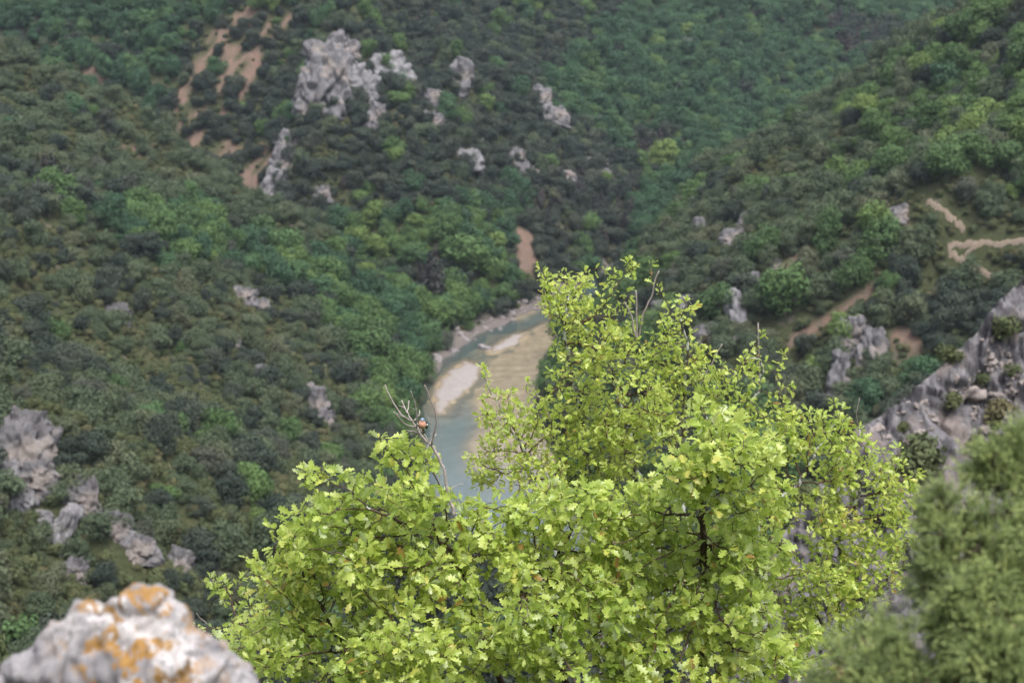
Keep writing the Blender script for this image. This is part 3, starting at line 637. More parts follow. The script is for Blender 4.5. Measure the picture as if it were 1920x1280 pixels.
for i, h in enumerate(HAND):
    dist = np.linalg.norm(HH[i] - np.array([0, 0, CAMZ])); r_ = h[2] / FPX * dist; HR.append(r_)
    keep &= (np.hypot(X - HH[i][0], Yg - HH[i][1]) > r_ * 0.85)
X, Yg, Z, px, py, dep, rad, kinds, zn = [a[keep] for a in (X, Yg, Z, px, py, dep, rad, kinds, zn)]
# which of them the camera can see
top = np.stack([X, Yg, Z + rad * 1.3], -1); vis = np.ones(len(X), bool)
for t in np.linspace(0.15, 0.985, 90):
    q = top * t + np.array([0, 0, CAMZ]) * (1 - t); vis &= q[:, 2] > Hz(q[:, 0], q[:, 1]) - 0.5
oakmask = inpoly(px, py, [(400, 1100), (560, 880), (760, 830), (900, 850), (1000, 500), (1220, 480), (1320, 600), (1400, 760), (1700, 860), (1780, 800), (1920, 780), (1920, 1280), (400, 1280)])
infr = (px > 4) & (px < 1916) & (py > 6) & (py < 1270)
score = rad / dep * (vis & infr & ~oakmask)
ZL = {'spur': 'on the dark wooded central spur', 'farleft': 'around the reddish scree at upper left', 'left': 'in the upper wood of the left slope', 'scrub': 'in the olive scrub of the left slope', 'right': 'on the rocky right slope', 'rightup': 'on the green upper part of the right ridge',
      'green': 'in the bright green wood lining the river ravine', 'fargreen': 'on the far green slope at upper right', 'near': 'on the near spur at lower left', 'crest': 'along a ridge crest', 'pinez': 'in a dark clump of pines'}
KL = {'darkholm': 'blackish green holm oak', 'deep': 'deep green deciduous tree', 'green': 'fresh green deciduous tree', 'holm': 'grey green holm oak', 'shrub': 'low olive brown shrub', 'pine': 'dark brownish pine'}
KC = {'green': 'tree', 'darkholm': 'tree', 'deep': 'tree', 'holm': 'tree', 'pine': 'tree', 'shrub': 'shrub'}
PROTO = {}
def plant(kind, x, y, z, r, label, group, var):
    lean = (random.uniform(-.06, .06), random.uniform(-.06, .06), random.uniform(0, 6.28)); sc = (r * random.uniform(.9, 1.15), r * random.uniform(.8, 1.2), r * random.uniform(.8, 1.25))
    if kind == 'shrub':
        o = link('shrub', CM[kind][var]); root = o
        PROTO.setdefault((kind, var), o)
    else:
        root = empty(KN[kind]); c_ = link('crown', CM[kind][var], root); link('trunk', TM[kind][var % 2], root)
        PROTO.setdefault((kind, var), c_)
    root.location = (float(x), float(y), float(z - .05 * r)); root.scale = sc; root.rotation_euler = lean
    tag(root, label, KC[kind], group); return root
for i, h in enumerate(HAND):
    plant(h[3], *HH[i], HR[i], h[4], None, i % NVAR)
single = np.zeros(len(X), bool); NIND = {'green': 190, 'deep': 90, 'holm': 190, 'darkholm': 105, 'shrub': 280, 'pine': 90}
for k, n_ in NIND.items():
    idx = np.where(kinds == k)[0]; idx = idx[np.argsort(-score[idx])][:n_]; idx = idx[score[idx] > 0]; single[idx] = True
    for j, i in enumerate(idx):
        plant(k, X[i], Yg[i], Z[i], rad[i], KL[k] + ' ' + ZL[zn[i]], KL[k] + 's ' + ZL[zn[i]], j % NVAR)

def scatter(name, label, pts, rot, scl, var, protos):
    me = mk_mesh(name, pts, np.zeros((0, 3), np.int32), None, False, {'rot': ('FLOAT_VECTOR', rot), 'scl': ('FLOAT_VECTOR', scl), 'var': ('INT', var)})
    o = link(name, me); tag(o, label, kind='stuff')
    g = bpy.data.node_groups.new(name, 'GeometryNodeTree')
    g.interface.new_socket('Geometry', in_out='INPUT', socket_type='NodeSocketGeometry'); g.interface.new_socket('Geometry', in_out='OUTPUT', socket_type='NodeSocketGeometry')
    N = g.nodes; gi = N.new('NodeGroupInput'); go = N.new('NodeGroupOutput'); jn = N.new('GeometryNodeJoinGeometry')
    def na(nm, ty):
        a = N.new('GeometryNodeInputNamedAttribute'); a.data_type = ty; a.inputs['Name'].default_value = nm; return next(s for s in a.outputs if s.name == 'Attribute' and s.enabled)
    r_ = na('rot', 'FLOAT_VECTOR'); s_ = na('scl', 'FLOAT_VECTOR'); v_ = na('var', 'INT')
    e2r = N.new('FunctionNodeEulerToRotation'); g.links.new(r_, e2r.inputs[0])
    for k, po in enumerate(protos):
        oi = N.new('GeometryNodeObjectInfo'); oi.transform_space = 'ORIGINAL'; oi.inputs['Object'].default_value = po; oi.inputs['As Instance'].default_value = True
        cp = N.new('FunctionNodeCompare'); cp.data_type = 'INT'; cp.operation = 'EQUAL'
        ins = [s for s in cp.inputs if s.enabled]; g.links.new(v_, ins[0]); ins[1].default_value = k
        ip = N.new('GeometryNodeInstanceOnPoints'); g.links.new(gi.outputs[0], ip.inputs['Points']); g.links.new(cp.outputs[0], ip.inputs['Selection'])
        g.links.new(oi.outputs['Geometry'], ip.inputs['Instance']); g.links.new(e2r.outputs[0], ip.inputs['Rotation']); g.links.new(s_, ip.inputs['Scale'])
        g.links.new(ip.outputs[0], jn.inputs[0])
    g.links.new(jn.outputs[0], go.inputs[0])
    md = o.modifiers.new('scatter', 'NODES'); md.node_group = g
    return o
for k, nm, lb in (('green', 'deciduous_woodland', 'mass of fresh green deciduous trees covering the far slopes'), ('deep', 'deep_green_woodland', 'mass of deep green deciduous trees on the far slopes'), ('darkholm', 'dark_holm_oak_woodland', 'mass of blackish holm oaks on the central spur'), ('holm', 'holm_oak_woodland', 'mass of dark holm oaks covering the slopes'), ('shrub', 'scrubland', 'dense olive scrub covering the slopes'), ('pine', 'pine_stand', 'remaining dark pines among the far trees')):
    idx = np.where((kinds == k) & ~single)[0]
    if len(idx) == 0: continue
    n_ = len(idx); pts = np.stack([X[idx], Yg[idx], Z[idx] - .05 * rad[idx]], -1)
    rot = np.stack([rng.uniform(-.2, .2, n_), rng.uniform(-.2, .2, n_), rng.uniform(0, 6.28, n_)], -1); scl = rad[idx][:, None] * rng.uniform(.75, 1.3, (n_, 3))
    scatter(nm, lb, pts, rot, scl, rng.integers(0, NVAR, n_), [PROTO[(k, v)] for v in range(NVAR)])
print('TREES', {k: int((kinds == k).sum()) for k in KN}, 'single', int(single.sum()))

# ------------------------------------------------------------------ near cliff on the right
def near_cliff():
    crest = np.array([(2080, 360, 86), (1960, 462, 84), (1895, 545, 82), (1830, 618, 80), (1755, 688, 78), (1690, 745, 76.5), (1625, 790, 75), (1570, 868, 73), (1500, 960, 71), (1430, 1060, 69), (1370, 1180, 67), (1320, 1330, 65)], float)
    cw = P(crest[:, 0], crest[:, 1], crest[:, 2]); t = np.linspace(0, len(cw) - 1, 230)
    C = np.stack([np.interp(t, range(len(cw)), cw[:, k]) for k in range(3)], -1)
    s = np.linspace(-7, 40, 230); back = np.minimum(s, 0); fr = np.maximum(s, 0)
    dx = -0.10 * fr; dy = -0.62 * fr - back * 0.7; dz = -0.82 * fr + back * 0.9
    B = C[:, None] + np.stack([np.broadcast_to(dx, (230, 230)), np.broadcast_to(dy, (230, 230)), np.broadcast_to(dz, (230, 230))], -1)
    q = B.reshape(-1, 3); n = np.array([-0.25, -0.75, 0.6]); n /= np.linalg.norm(n)
    sh = q @ np.array([[0.9, 0.25, 0.2], [-0.2, 0.9, 0.3], [-0.25, -0.3, 0.92]])
    v1, c1 = blocky(sh * np.array([.30, .30, .42]), 3); v2, c2 = blocky(sh * np.array([.8, .8, 1.2]) + 4.1, 13); v3, c3 = blocky(sh * np.array([2.0, 2.0, 2.6]) + 1.7, 23)
    gul = fbm3(q / 7.0, 4, 5)
    rough = sstep(.35, .6, fbm3(q / 9 + 7, 3, 8))
    d = 3.4 * (gul - .5) + (1.5 * (v1 - .5) - .25 * np.exp(-c1 * 18)) + (.35 + .65 * rough) * (.6 * (v2 - .5) - .10 * np.exp(-c2 * 18)) + .20 * (v3 - .5)
    q = q + n * d[:, None]
    o = link('cliff', mk_mesh('cliff', q, grid_faces(230, 230), [M['cliff']], False)); tag(o, 'near grey limestone cliff with rubble dropping down on the right', 'cliff')
    return q
CQ = near_cliff(); CPX, CPY, CDP = proj(CQ)
def on_cliff(px, py):
    k = np.argmin((CPX - px) ** 2 + (CPY - py) ** 2 + (CDP > 90) * 1e6); return CQ[k]
for (x_, y_, r_, lb) in [(1880, 610, 34, 'olive brown bush high on the near cliff crest'), (1838, 640, 26, 'small olive bush beside the cliff crest boulder'), (1795, 705, 20, 'green tuft on the middle of the near cliff'), (1788, 748, 24, 'rusty brown bush on the near cliff'), (1835, 712, 18, 'small dark tuft right of the green tuft on the cliff'),
                         (1905, 560, 22, 'rusty tuft at the right edge on the cliff crest'), (1725, 860, 62, 'large grey brown bush at the foot of the near cliff'), (1870, 770, 44, 'broad brown green bush on the rubble of the near cliff'), (1770, 650, 26, 'dark bush behind the notch of the cliff crest'), (1900, 690, 22, 'brown tuft at the right edge below the cliff crest'),
                         (1690, 800, 16, 'tiny tuft left on the near cliff'), (1480, 1040, 50, 'dark bush in the gap behind the right hand oak'), (1460, 880, 30, 'dark bush on the lower crest behind the oaks'), (1830, 830, 24, 'brown bush just above the juniper'), (1655, 905, 22, 'dark tuft left of the large bush at the cliff foot')]:
    p = on_cliff(x_, y_ + r_ * .4); o = link('cliff_bush', CM['shrub'][random.randrange(NVAR)]); rr = r_ / FPX * np.linalg.norm(p - np.array([0, 0, CAMZ]))
    o.location = tuple(map(float, p - np.array([0, 0, .25 * rr]))); o.scale = (rr * 1.1, rr, rr * 1.1); o.rotation_euler = (0, 0, random.uniform(0, 6)); tag(o, lb, 'bush')
nr = 520; rp = []
while len(rp) < nr:
    x_, y_ = rng.uniform(1600, 1960), rng.uniform(560, 960)
    k_ = np.argmin((CPX - x_) ** 2 + (CPY - y_ + 26) ** 2)
    if (CPX[k_] - x_) ** 2 + (CPY[k_] - y_ + 26) ** 2 < 60 and (noise2(np.array([x_ / 60]), np.array([y_ / 60]), 3)[0] > .5): rp.append(on_cliff(x_, y_))
for m_ in range(2): pass
cl_rock = rock_mesh('rubble_stone', (1, .75, .5), 77, rock_mat('rubble_rock', (0.20, 0.17, 0.155), (0.30, 0.26, 0.24), (0.40, 0.35, 0.33), 2.0, (0.17, 0.15, 0.145), .66, .1), 6, .28, .6, 5.0)
rs_o = link('rubble_stone', cl_rock, None, tuple(map(float, on_cliff(1815, 735)))); rs_o.scale = (.75, .75, .75); tag(rs_o, 'pale block lying on the rubble of the near cliff', 'rock')
scatter('rubble', 'pale stones strewn over the near cliff', np.array(rp), rng.uniform(0, 6.28, (nr, 3)), (rng.uniform(.06, .26, nr) ** 1.0)[:, None] * rng.uniform(.7, 1.2, (nr, 3)), np.zeros(nr, int), [rs_o])

# ------------------------------------------------------------------ foreground oaks
def leaf_mat(name, stops, under, trans=0.6):
    b = NB(name); t = b.attr('tint'); c = b.ramp(t, stops)
    g = b.n('ShaderNodeNewGeometry').outputs['Backfacing']
    c2 = b.mix(b.math('MULTIPLY', g, .75), c, under)
    p = b.principled(c2, 0.36, 0.6); tr = b.n('ShaderNodeBsdfTranslucent'); b.l(b.mix(.25, c, (0.56, 0.66, 0.12)), tr.inputs['Color'])
    mx = b.n('ShaderNodeMixShader', Fac=trans); b.l(p.outputs[0], mx.inputs[1]); b.l(tr.outputs[0], mx.inputs[2]); return b.done(mx)
M['leafA'] = leaf_mat('fresh_oak_leaf', [(0, (0.28, 0.38, 0.075)), (.45, (0.43, 0.53, 0.11)), (.8, (0.58, 0.66, 0.19)), (.93, (0.63, 0.66, 0.15)), (1, (0.34, 0.20, 0.06))], (0.56, 0.62, 0.38))
M['leafB'] = leaf_mat('young_oak_leaf', [(0, (0.29, 0.40, 0.07)), (.4, (0.43, 0.53, 0.10)), (.8, (0.57, 0.64, 0.15)), (.94, (0.62, 0.63, 0.15)), (1, (0.33, 0.19, 0.07))], (0.50, 0.53, 0.24))
def leaf_base(seed, ns, lobes):
    r = np.random.default_rng(seed); t = np.linspace(0, 1, ns); wv = []
    for i, ti in enumerate(t):
        env = 0.34 * math.sin(math.pi * min(1, ti ** 1.25 * 0.97 + 0.015)) ** 0.75
        lob = 1.0 if i % 2 == 1 else 0.42
        wv.append(env * (lob if 0 < i < ns - 1 else (.05 if i == 0 else .0)) * r.uniform(.85, 1.12))
    wv = np.array(wv); fold = r.uniform(.15, .5); curl = r.uniform(-.35, .55)
    mid = np.stack([t, np.zeros(ns), -curl * (t - .3) ** 2], -1)
    shift = np.where(np.arange(ns) % 2 == 1, .05, -.01)
    L = mid + np.stack([shift, wv, np.abs(wv) * fold + r.normal(0, .012, ns)], -1); R = mid + np.stack([shift, -wv, np.abs(wv) * fold + r.normal(0, .012, ns)], -1)
    V = np.stack([L, mid, R], 1).reshape(-1, 3); F = []
    for i in range(ns - 1):
        a = 3 * i
        F += [(a + 1, a + 4, a + 3), (a + 1, a + 3, a), (a + 1, a + 2, a + 5), (a + 1, a + 5, a + 4)]
    # short stalk
    return V, np.array(F)
def frames(d, nrm):
    d = d / (np.linalg.norm(d, axis=1)[:, None] + 1e-9); nrm = nrm - d * (nrm * d).sum(1)[:, None]; nrm /= np.linalg.norm(nrm, axis=1)[:, None] + 1e-9
    y = np.cross(nrm, d); return np.stack([d, y, nrm], -1)            # columns are the axes
def merge_leaves(pos, R, size, tint, var, bases):
    Vs, Fs, Ts, o = [], [], [], 0
    for k, (Vb, Fb) in enumerate(bases):
        ix = np.where(var == k)[0]
        if len(ix) == 0: continue
        V = pos[ix][:, None] + np.einsum('nij,vj->nvi', R[ix], Vb) * size[ix][:, None, None]
        Vs.append(V.reshape(-1, 3)); Fs.append((Fb[None] + (np.arange(len(ix)) * len(Vb))[:, None, None]).reshape(-1, 3) + o); Ts.append(np.repeat(tint[ix], len(Vb))); o += len(ix) * len(Vb)
    return np.concatenate(Vs), np.concatenate(Fs), np.concatenate(Ts)
def grow(stems, A, step, kill, r, iters=220, infl=3.0):
    pos = []; par = []
    for st in stems:
        st = np.asarray(st, float); L = np.r_[0, np.cumsum(np.linalg.norm(np.diff(st, axis=0), axis=1))]; m = max(3, int(L[-1] / step))
        pp = np.stack([np.interp(np.linspace(0, L[-1], m), L, st[:, k]) for k in range(3)], -1); pp[1:-1] += r.normal(0, step * .18, (m - 2, 3))
        if not pos: base = 0; pos.append(pp[0]); par.append(-1)
        prev = 0
        for q in pp[1:]: pos.append(q); par.append(prev); prev = len(pos) - 1
    cap = 40000; PB = np.zeros((cap, 3)); PB[:len(pos)] = pos; n = len(pos); nch = np.zeros(cap, int)
    for p in par[1:]: nch[p] += 1
    nd = np.full(len(A), 1e9); ni = np.zeros(len(A), int)
    def upd(a, b_):
        nonlocal nd, ni
        if b_ <= a or len(A) == 0: return
        dd = ((A[:, None] - PB[None, a:b_]) ** 2).sum(-1); j = dd.argmin(1); m = dd[np.arange(len(A)), j] ** .5
        w_ = m < nd; nd = np.where(w_, m, nd); ni = np.where(w_, j + a, ni)
    skip = min(6, n // 3); upd(skip, n)
    for it in range(iters):
        live = nd > kill; A = A[live]; nd = nd[live]; ni = ni[live]
        if len(A) == 0: break
        act = (nd < infl) & (nch[ni] < 4)
        if not act.any(): break
        dv = (A[act] - PB[ni[act]]) / nd[act][:, None]; acc = np.zeros((n, 3)); np.add.at(acc, ni[act], dv)
        ids = np.unique(ni[act]); v = acc[ids]; v /= np.linalg.norm(v, axis=1)[:, None] + 1e-9
        v += r.normal(0, .22, v.shape) + np.array([0, 0, .06]); v /= np.linalg.norm(v, axis=1)[:, None]
        n2 = n + len(ids)
        if n2 >= cap: break
        PB[n:n2] = PB[ids] + v * step * r.uniform(.8, 1.15, (len(ids), 1)); par += list(ids); nch[ids] += 1; o_ = n; n = n2; upd(o_, n)
    return PB[:n].copy(), np.array(par)
def make_oak(name, label, base, stems, blobs, natt, step, kill, leaf_size, bases, lmat, barkm, seed, n_tip, p_side, n_single=0, tint_fn=None, rtip=.0022, rexp=2.25, clus=42, csig=.07, sparse=1.0):
    r = np.random.default_rng(seed); base = np.asarray(base, float)
    wts = np.array([(b_[2] * b_[3]) * (b_[5] if len(b_) > 5 else 1) for b_ in blobs], float); wts /= wts.sum(); A = []
    for b_, k in zip(blobs, np.maximum(r.multinomial(natt, wts), 36)):
        c = P(b_[0], b_[1], b_[4]); sx = b_[2] / FPX * b_[4]; sz_ = b_[3] / FPX * b_[4]; sy = .55 * (sx + sz_) + .05
        kc = max(2, k // clus); d = r.normal(size=(kc, 3)); d /= np.linalg.norm(d, axis=1)[:, None]; d *= r.random((kc, 1)) ** .42 * r.choice([1, 1, 1, 1.12], (kc, 1))
        cc = c + d * np.array([sx, sy, sz_]); sg = np.minimum(csig, .45 * min(sx, sz_)) * r.uniform(.6, 1.3, kc); ii = r.integers(0, kc, k)
        A.append(cc[ii] + r.normal(size=(k, 3)) * sg[ii][:, None] * np.array([1, 1, 1.25]))
    A = np.concatenate(A)
    pos, par = grow(stems, A, step, kill, r)
    n = len(pos); rad = np.zeros(n); nch = np.bincount(par[1:], minlength=n)
    acc = np.zeros(n)
    for i in range(n - 1, 0, -1):
        ri = max(acc[i], rtip ** rexp) if nch[i] else rtip ** rexp
        acc[i] = ri; acc[par[i]] += ri
    rad = np.maximum(acc, rtip ** rexp) ** (1 / rexp)
    kids = [[] for _ in range(n)]
    for i in range(1, n): kids[par[i]].append(i)
    root = empty(name, base); tag(root, label, 'tree')
    chains = []; stack = [(0, None)]
    while stack:
        i, pr = stack.pop(); ch = [pr] if pr is not None else []; ch.append(i)
        while kids[i]:
            ks = sorted(kids[i], key=lambda q: -rad[q])
            for q in ks[1:]: stack.append((q, i))
            i = ks[0]; ch.append(i)
        chains.append(ch)
    twigs = []; first = True; nbr = 0
    for ch in sorted(chains, key=lambda c_: -rad[c_[1 if len(c_) > 1 else 0]]):
        if len(ch) < 2: continue
        rr = rad[ch].copy(); rr[0] = min(rr[0], rr[1] * 1.15); pts = pos[ch] - base
        if rr[1] > .0095 and nbr < 60:
            V, T = tube(pts, rr * (1 + .10 * r.normal(size=len(rr))), 8); o = link('trunk' if first else 'branch', mk_mesh('trunk' if first else 'branch', V, T, [barkm], True), root); first = False; nbr += 1
        else: twigs.append(tube(pts, rr, 5 if rr[1] > .004 else 4))
    V, T = joinVF(twigs); o = link('twigs', mk_mesh('twigs', V, T, [M['twig']], True), root); o['kind'] = 'stuff'
    # leaves
    thin = np.where(rad < rtip * 3.0)[0]; thin = thin[thin > 3]; tips = thin[nch[thin] == 0]; side = thin[(nch[thin] > 0) & (r.random(len(thin)) < p_side)]
    tw = pos - pos[np.maximum(par, 0)]; tw /= np.linalg.norm(tw, axis=1)[:, None] + 1e-9
    src = np.concatenate([np.repeat(tips, r.integers(n_tip[0], n_tip[1] + 1, len(tips))), np.repeat(side, 3)])
    if sparse < 1: src = src[r.random(len(src)) < sparse]
    m = len(src); rd_ = r.normal(size=(m, 3)); rd_ /= np.linalg.norm(rd_, axis=1)[:, None]
    d = rd_ + .55 * tw[src] + np.array([.25, 0, -.10]); d /= np.linalg.norm(d, axis=1)[:, None]
    nrm = np.array([-.05, -.25, .75]) + r.normal(size=(m, 3)) * .55
    R = frames(d, nrm); size = leaf_size * (.42 + .85 * r.random(m) ** .8); var = r.integers(0, len(bases), m)
    lp = pos[src] + d * (.012 + .01 * r.random((m, 1)))
    ctr = A.mean(0)
    tint = np.clip(.42 + .26 * r.normal(size=m) + .9 * (fbm3(lp * 1.6, 3, seed) - .5), 0, .95); tint = np.where(r.random(m) < .012, 1.0, tint)
    alone = np.zeros(m, bool)
    if n_single:
        qx, qy, qd = proj(lp); sc = size / qd * np.abs(R[:, :, 2] @ np.array([0, .96, -.26])); sc[(qx < 0) | (qx > 1920) | (qy > 1270)] = 0
        # those nearest the eye, not covered by others
        key = np.round(qx / 14).astype(int) * 1000 + np.round(qy / 14).astype(int); o_ = np.argsort(qd); seen = set(); fr = np.zeros(m, bool)
        for i in o_:
            if key[i] not in seen: seen.add(key[i]); fr[i] = True
        sc = sc * np.where(fr, 1, .01); alone[np.argsort(-sc)[:n_single]] = True
        lm = [mk_mesh('leaf', bv, bf, [lmat], True, {'tint': ('FLOAT', np.full(len(bv), tt))}) for bv, bf in bases for tt in (.3, .5, .75)]
        from mathutils import Matrix
        for i in np.where(alone)[0]:
            kv = 0 if tint[i] < .4 else (1 if tint[i] < .62 else 2)
            o = link('leaf', lm[var[i] * 3 + kv], root); Mx = Matrix([list(R[i, 0] * size[i]) + [lp[i, 0] - base[0]], list(R[i, 1] * size[i]) + [lp[i, 1] - base[1]], list(R[i, 2] * size[i]) + [lp[i, 2] - base[2]], [0, 0, 0, 1]])
            o.matrix_basis = Mx
    rest = ~alone
    V, F, T = merge_leaves(lp[rest] - base, R[rest], size[rest], tint[rest], var[rest], bases)
    o = link('foliage', mk_mesh('foliage', V, F, [lmat], True, {'tint': ('FLOAT', T)}), root); o['kind'] = 'stuff'
    print('OAK', name, 'nodes', n, 'leaves', m, 'tris', len(F))
    return root
BA = [leaf_base(i, 9, 4) for i in range(5)]; BB = [leaf_base(20 + i, 7, 3) for i in range(4)]

YA = 9.6
baseA = P(1060, 1900, YA); baseA[2] = 148.4 - .68 * YA - .1
fA = lambda x, y, Y=YA: P(x, y, Y)
stemsA = [[baseA, fA(1090, 1420), fA(1070, 1300), fA(1045, 1235), fA(1010, 1160), fA(985, 1120)], [baseA, fA(900, 1400, 9.4), fA(830, 1275, 9.3), fA(790, 1240, 9.2)], [baseA, fA(1250, 1420, 9.8), fA(1310, 1270, 9.8), fA(1330, 1150, 9.7), fA(1318, 1050, 9.5), fA(1315, 940, 9.3)],
          [baseA, fA(760, 1420, 9.7), fA(660, 1290, 9.8), fA(640, 1200, 9.8)], [baseA, fA(1000, 1420, 10), fA(890, 1160, 9.9), fA(852, 1035, 9.6)], [baseA, fA(1060, 1420, 9.7), fA(1040, 1200, 9.8), fA(1030, 1060, 9.7)]]
blobsA = [(630, 950, 62, 58, 9.6), (600, 1000, 70, 70, 9.8), (770, 905, 48, 60, 9.4), (705, 1000, 90, 70, 9.7), (720, 1080, 140, 70, 9.4), (560, 1070, 70, 80, 9.8), (905, 1040, 130, 62, 9.5), (1060, 1010, 110, 60, 9.6), (1130, 985, 50, 50, 9.3),
          (1310, 850, 80, 78, 9.1), (1390, 900, 62, 80, 9.2), (1240, 970, 90, 70, 9.5), (1340, 1030, 120, 90, 9.4), (600, 1180, 140, 100, 9.6, .75), (820, 1170, 180, 100, 9.3, .8), (1080, 1130, 180, 100, 9.3, 1.0), (1180, 1080, 110, 60, 9.4, .9), (1340, 1180, 150, 110, 9.3, .7), (960, 1240, 260, 70, 9.1, .7), (1250, 1270, 200, 70, 9.1, .7), (650, 1270, 160, 60, 9.3, .7),
          (510, 1005, 10, 18, 9.9, 2), (713, 830, 14, 18, 9.4, 2), (735, 862, 12, 14, 9.4, 2), (500, 1075, 20, 34, 9.8), (588, 905, 12, 14, 9.6, 2), (1330, 775, 20, 14, 9.0), (480, 1240, 80, 50, 9.7), (530, 1140, 60, 50, 9.8), (1440, 1000, 55, 60, 9.5), (1430, 1230, 110, 60, 9.4), (905, 985, 85, 24, 9.5, 2.2), (1010, 968, 70, 28, 9.6, 2.2), (1100, 965, 60, 34, 9.5, 1.5), (1190, 950, 50, 34, 9.4, 1.5), (640, 900, 50, 14, 9.6)] + [(x_, y_, 9, 16, 9.5, 1) for x_, y_ in ((578, 892), (612, 882), (668, 905), (752, 845), (795, 852), (812, 880), (1108, 945), (1150, 925), (1205, 925), (1243, 835), (1290, 785), (1365, 785), (1420, 845), (1452, 915), (475, 1060), (540, 985), (960, 945))]
oakA = make_oak('downy_oak', 'large fresh green oak with broad windblown leaves in the centre foreground', baseA, stemsA, blobsA, 9400, .055, .062, .084, BA, M['leafA'], M['bark'], 5, (6, 8), .6, 300)
YB = 12.2
baseB = P(1180, 1700, YB); baseB[2] = 148.4 - .68 * YB - .1
gB = lambda x, y, Y=YB: P(x, y, Y)
stemsB = [[baseB, gB(1230, 1300), gB(1225, 1050), gB(1200, 900), gB(1170, 790), gB(1150, 720)], [baseB, gB(1100, 1300), gB(1050, 1050, 12), gB(1010, 930, 12), gB(985, 850, 11.9)], [baseB, gB(1130, 1300), gB(1110, 1000, 12.2), gB(1100, 850, 12.3), gB(1075, 720, 12.3), gB(1062, 640, 12.3), gB(1058, 595, 12.3)], [baseB, gB(1290, 1250), gB(1285, 1000, 12.4), gB(1280, 850, 12.4), gB(1285, 720, 12.3), gB(1290, 640, 12.3)],
          [gB(1225, 1050), gB(1320, 850, 12.6), gB(1400, 770, 12.8), gB(1425, 725, 12.8), gB(1425, 660, 12.8)]]
stemsB[3] = [baseB] + [gB(1300, 1300)] + stemsB[3][1:]
blobsB = [(1068, 575, 40, 36, 12.4, 3), (1042, 560, 22, 34, 12.3, 3), (1016, 512, 8, 16, 12.3, 3), (1026, 535, 12, 14, 12.3, 3), (1088, 532, 11, 20, 12.3, 3), (1068, 625, 26, 40, 12.3, 3), (1050, 660, 14, 20, 12.3, 2), (1132, 560, 9, 40, 12.2, 3), (1150, 640, 90, 46, 12.1), (1178, 505, 9, 10, 12.2, 3), (1150, 522, 12, 12, 12.2, 3), (1215, 515, 9, 22, 12.3, 3), (1180, 550, 9, 16, 12.2, 3),
          (1285, 575, 14, 26, 12.3, 3), (1305, 575, 9, 18, 12.4, 3), (1265, 650, 34, 48, 12.2), (1300, 690, 14, 16, 12.2, 2), (920, 740, 14, 12, 12, 2), (905, 690, 9, 6, 12, 3), (948, 757, 20, 16, 12), (1088, 715, 56, 44, 12), (1190, 720, 100, 55, 12.1), (985, 790, 70, 44, 11.9), (900, 845, 30, 22, 11.8, 1.5), (890, 890, 30, 20, 11.8, 1.5), (985, 880, 90, 60, 11.9),
          (1150, 830, 130, 80, 12), (1100, 920, 120, 60, 12), (1270, 790, 50, 60, 12.2), (1380, 690, 26, 16, 12.7, 1.5), (1390, 745, 16, 22, 12.7, 1.5), (1424, 630, 8, 6, 12.8, 3), (1410, 662, 12, 10, 12.8, 3), (1466, 670, 10, 7, 12.8, 3), (1455, 690, 8, 6, 12.8, 3), (1080, 800, 90, 60, 12.1), (1250, 600, 28, 26, 12.2), (1310, 730, 34, 34, 12.3), (1340, 800, 40, 30, 12.4), (1440, 790, 40, 22, 12.6), (1400, 800, 20, 20, 12.7), (1300, 650, 30, 36, 12.3, 1.5), (1345, 725, 34, 30, 12.5, 1.5), (1425, 772, 40, 22, 12.7, 1.5), (1470, 730, 16, 12, 12.8, 2)]
oakB = make_oak('young_oak', 'tall yellow green oak with small new leaves behind the big oak', baseB, stemsB, blobsB, 6000, .06, .066, .056, BB, M['leafB'], M['barkgrey'], 15, (6, 9), .75, 0, rtip=.0024)
YC = 12.8
baseC = P(1540, 1650, YC); baseC[2] = 148.4 - .68 * YC - .1
gC = lambda x, y, Y=YC: P(x, y, Y)
stemsC = [[baseC, gC(1540, 1300), gC(1540, 1160), gC(1500, 1110), gC(1440, 1110)], [baseC, gC(1610, 1250), gC(1625, 1130), gC(1665, 1105), gC(1665, 1060)], [baseC, gC(1575, 1250, 13), gC(1570, 1100, 13), gC(1575, 1010, 13), gC(1610, 930, 13)], [baseC, gC(1450, 1300, 12.6), gC(1420, 1000, 12.6), gC(1460, 940, 12.6), gC(1500, 905, 12.6)]]
blobsC = [(1500, 815, 38, 26, 12.8), (1560, 835, 46, 36, 12.8), (1480, 860, 40, 30, 12.7), (1610, 900, 66, 38, 12.9), (1690, 905, 28, 30, 13), (1722, 880, 7, 20, 13, 3), (1640, 860, 8, 10, 13, 2), (1690, 850, 7, 8, 13, 2), (1470, 930, 50, 36, 12.7), (1580, 975, 80, 40, 12.8), (1660, 980, 50, 40, 12.9), (1540, 1070, 90, 50, 12.7), (1640, 1050, 50, 40, 12.8), (1490, 1140, 70, 50, 12.7), (1590, 1130, 50, 34, 12.8), (1530, 1220, 60, 50, 12.7), (1440, 1040, 30, 40, 12.7), (1420, 1130, 40, 50, 12.7), (1700, 960, 40, 40, 12.9), (1560, 905, 50, 30, 12.8), (1620, 1010, 60, 40, 12.8), (1690, 1030, 30, 30, 12.9), (1500, 795, 40, 22, 12.7), (1550, 800, 40, 22, 12.8), (1600, 850, 50, 28, 12.8), (1450, 850, 40, 40, 12.6), (1660, 895, 30, 30, 12.9)]
oakC = make_oak('sparse_oak', 'sparse yellow green oak with lichened branches between big oak and juniper', baseC, stemsC, blobsC, 4900, .06, .07, .064, BB, M['leafB'], M['barkgrey'], 25, (6, 8), .7, 0, rtip=.0024)
YD = 10.4
baseD = P(520, 1700, YD); baseD[2] = 148.4 - .68 * YD - .1
gD = lambda x, y, Y=YD: P(x, y, Y)
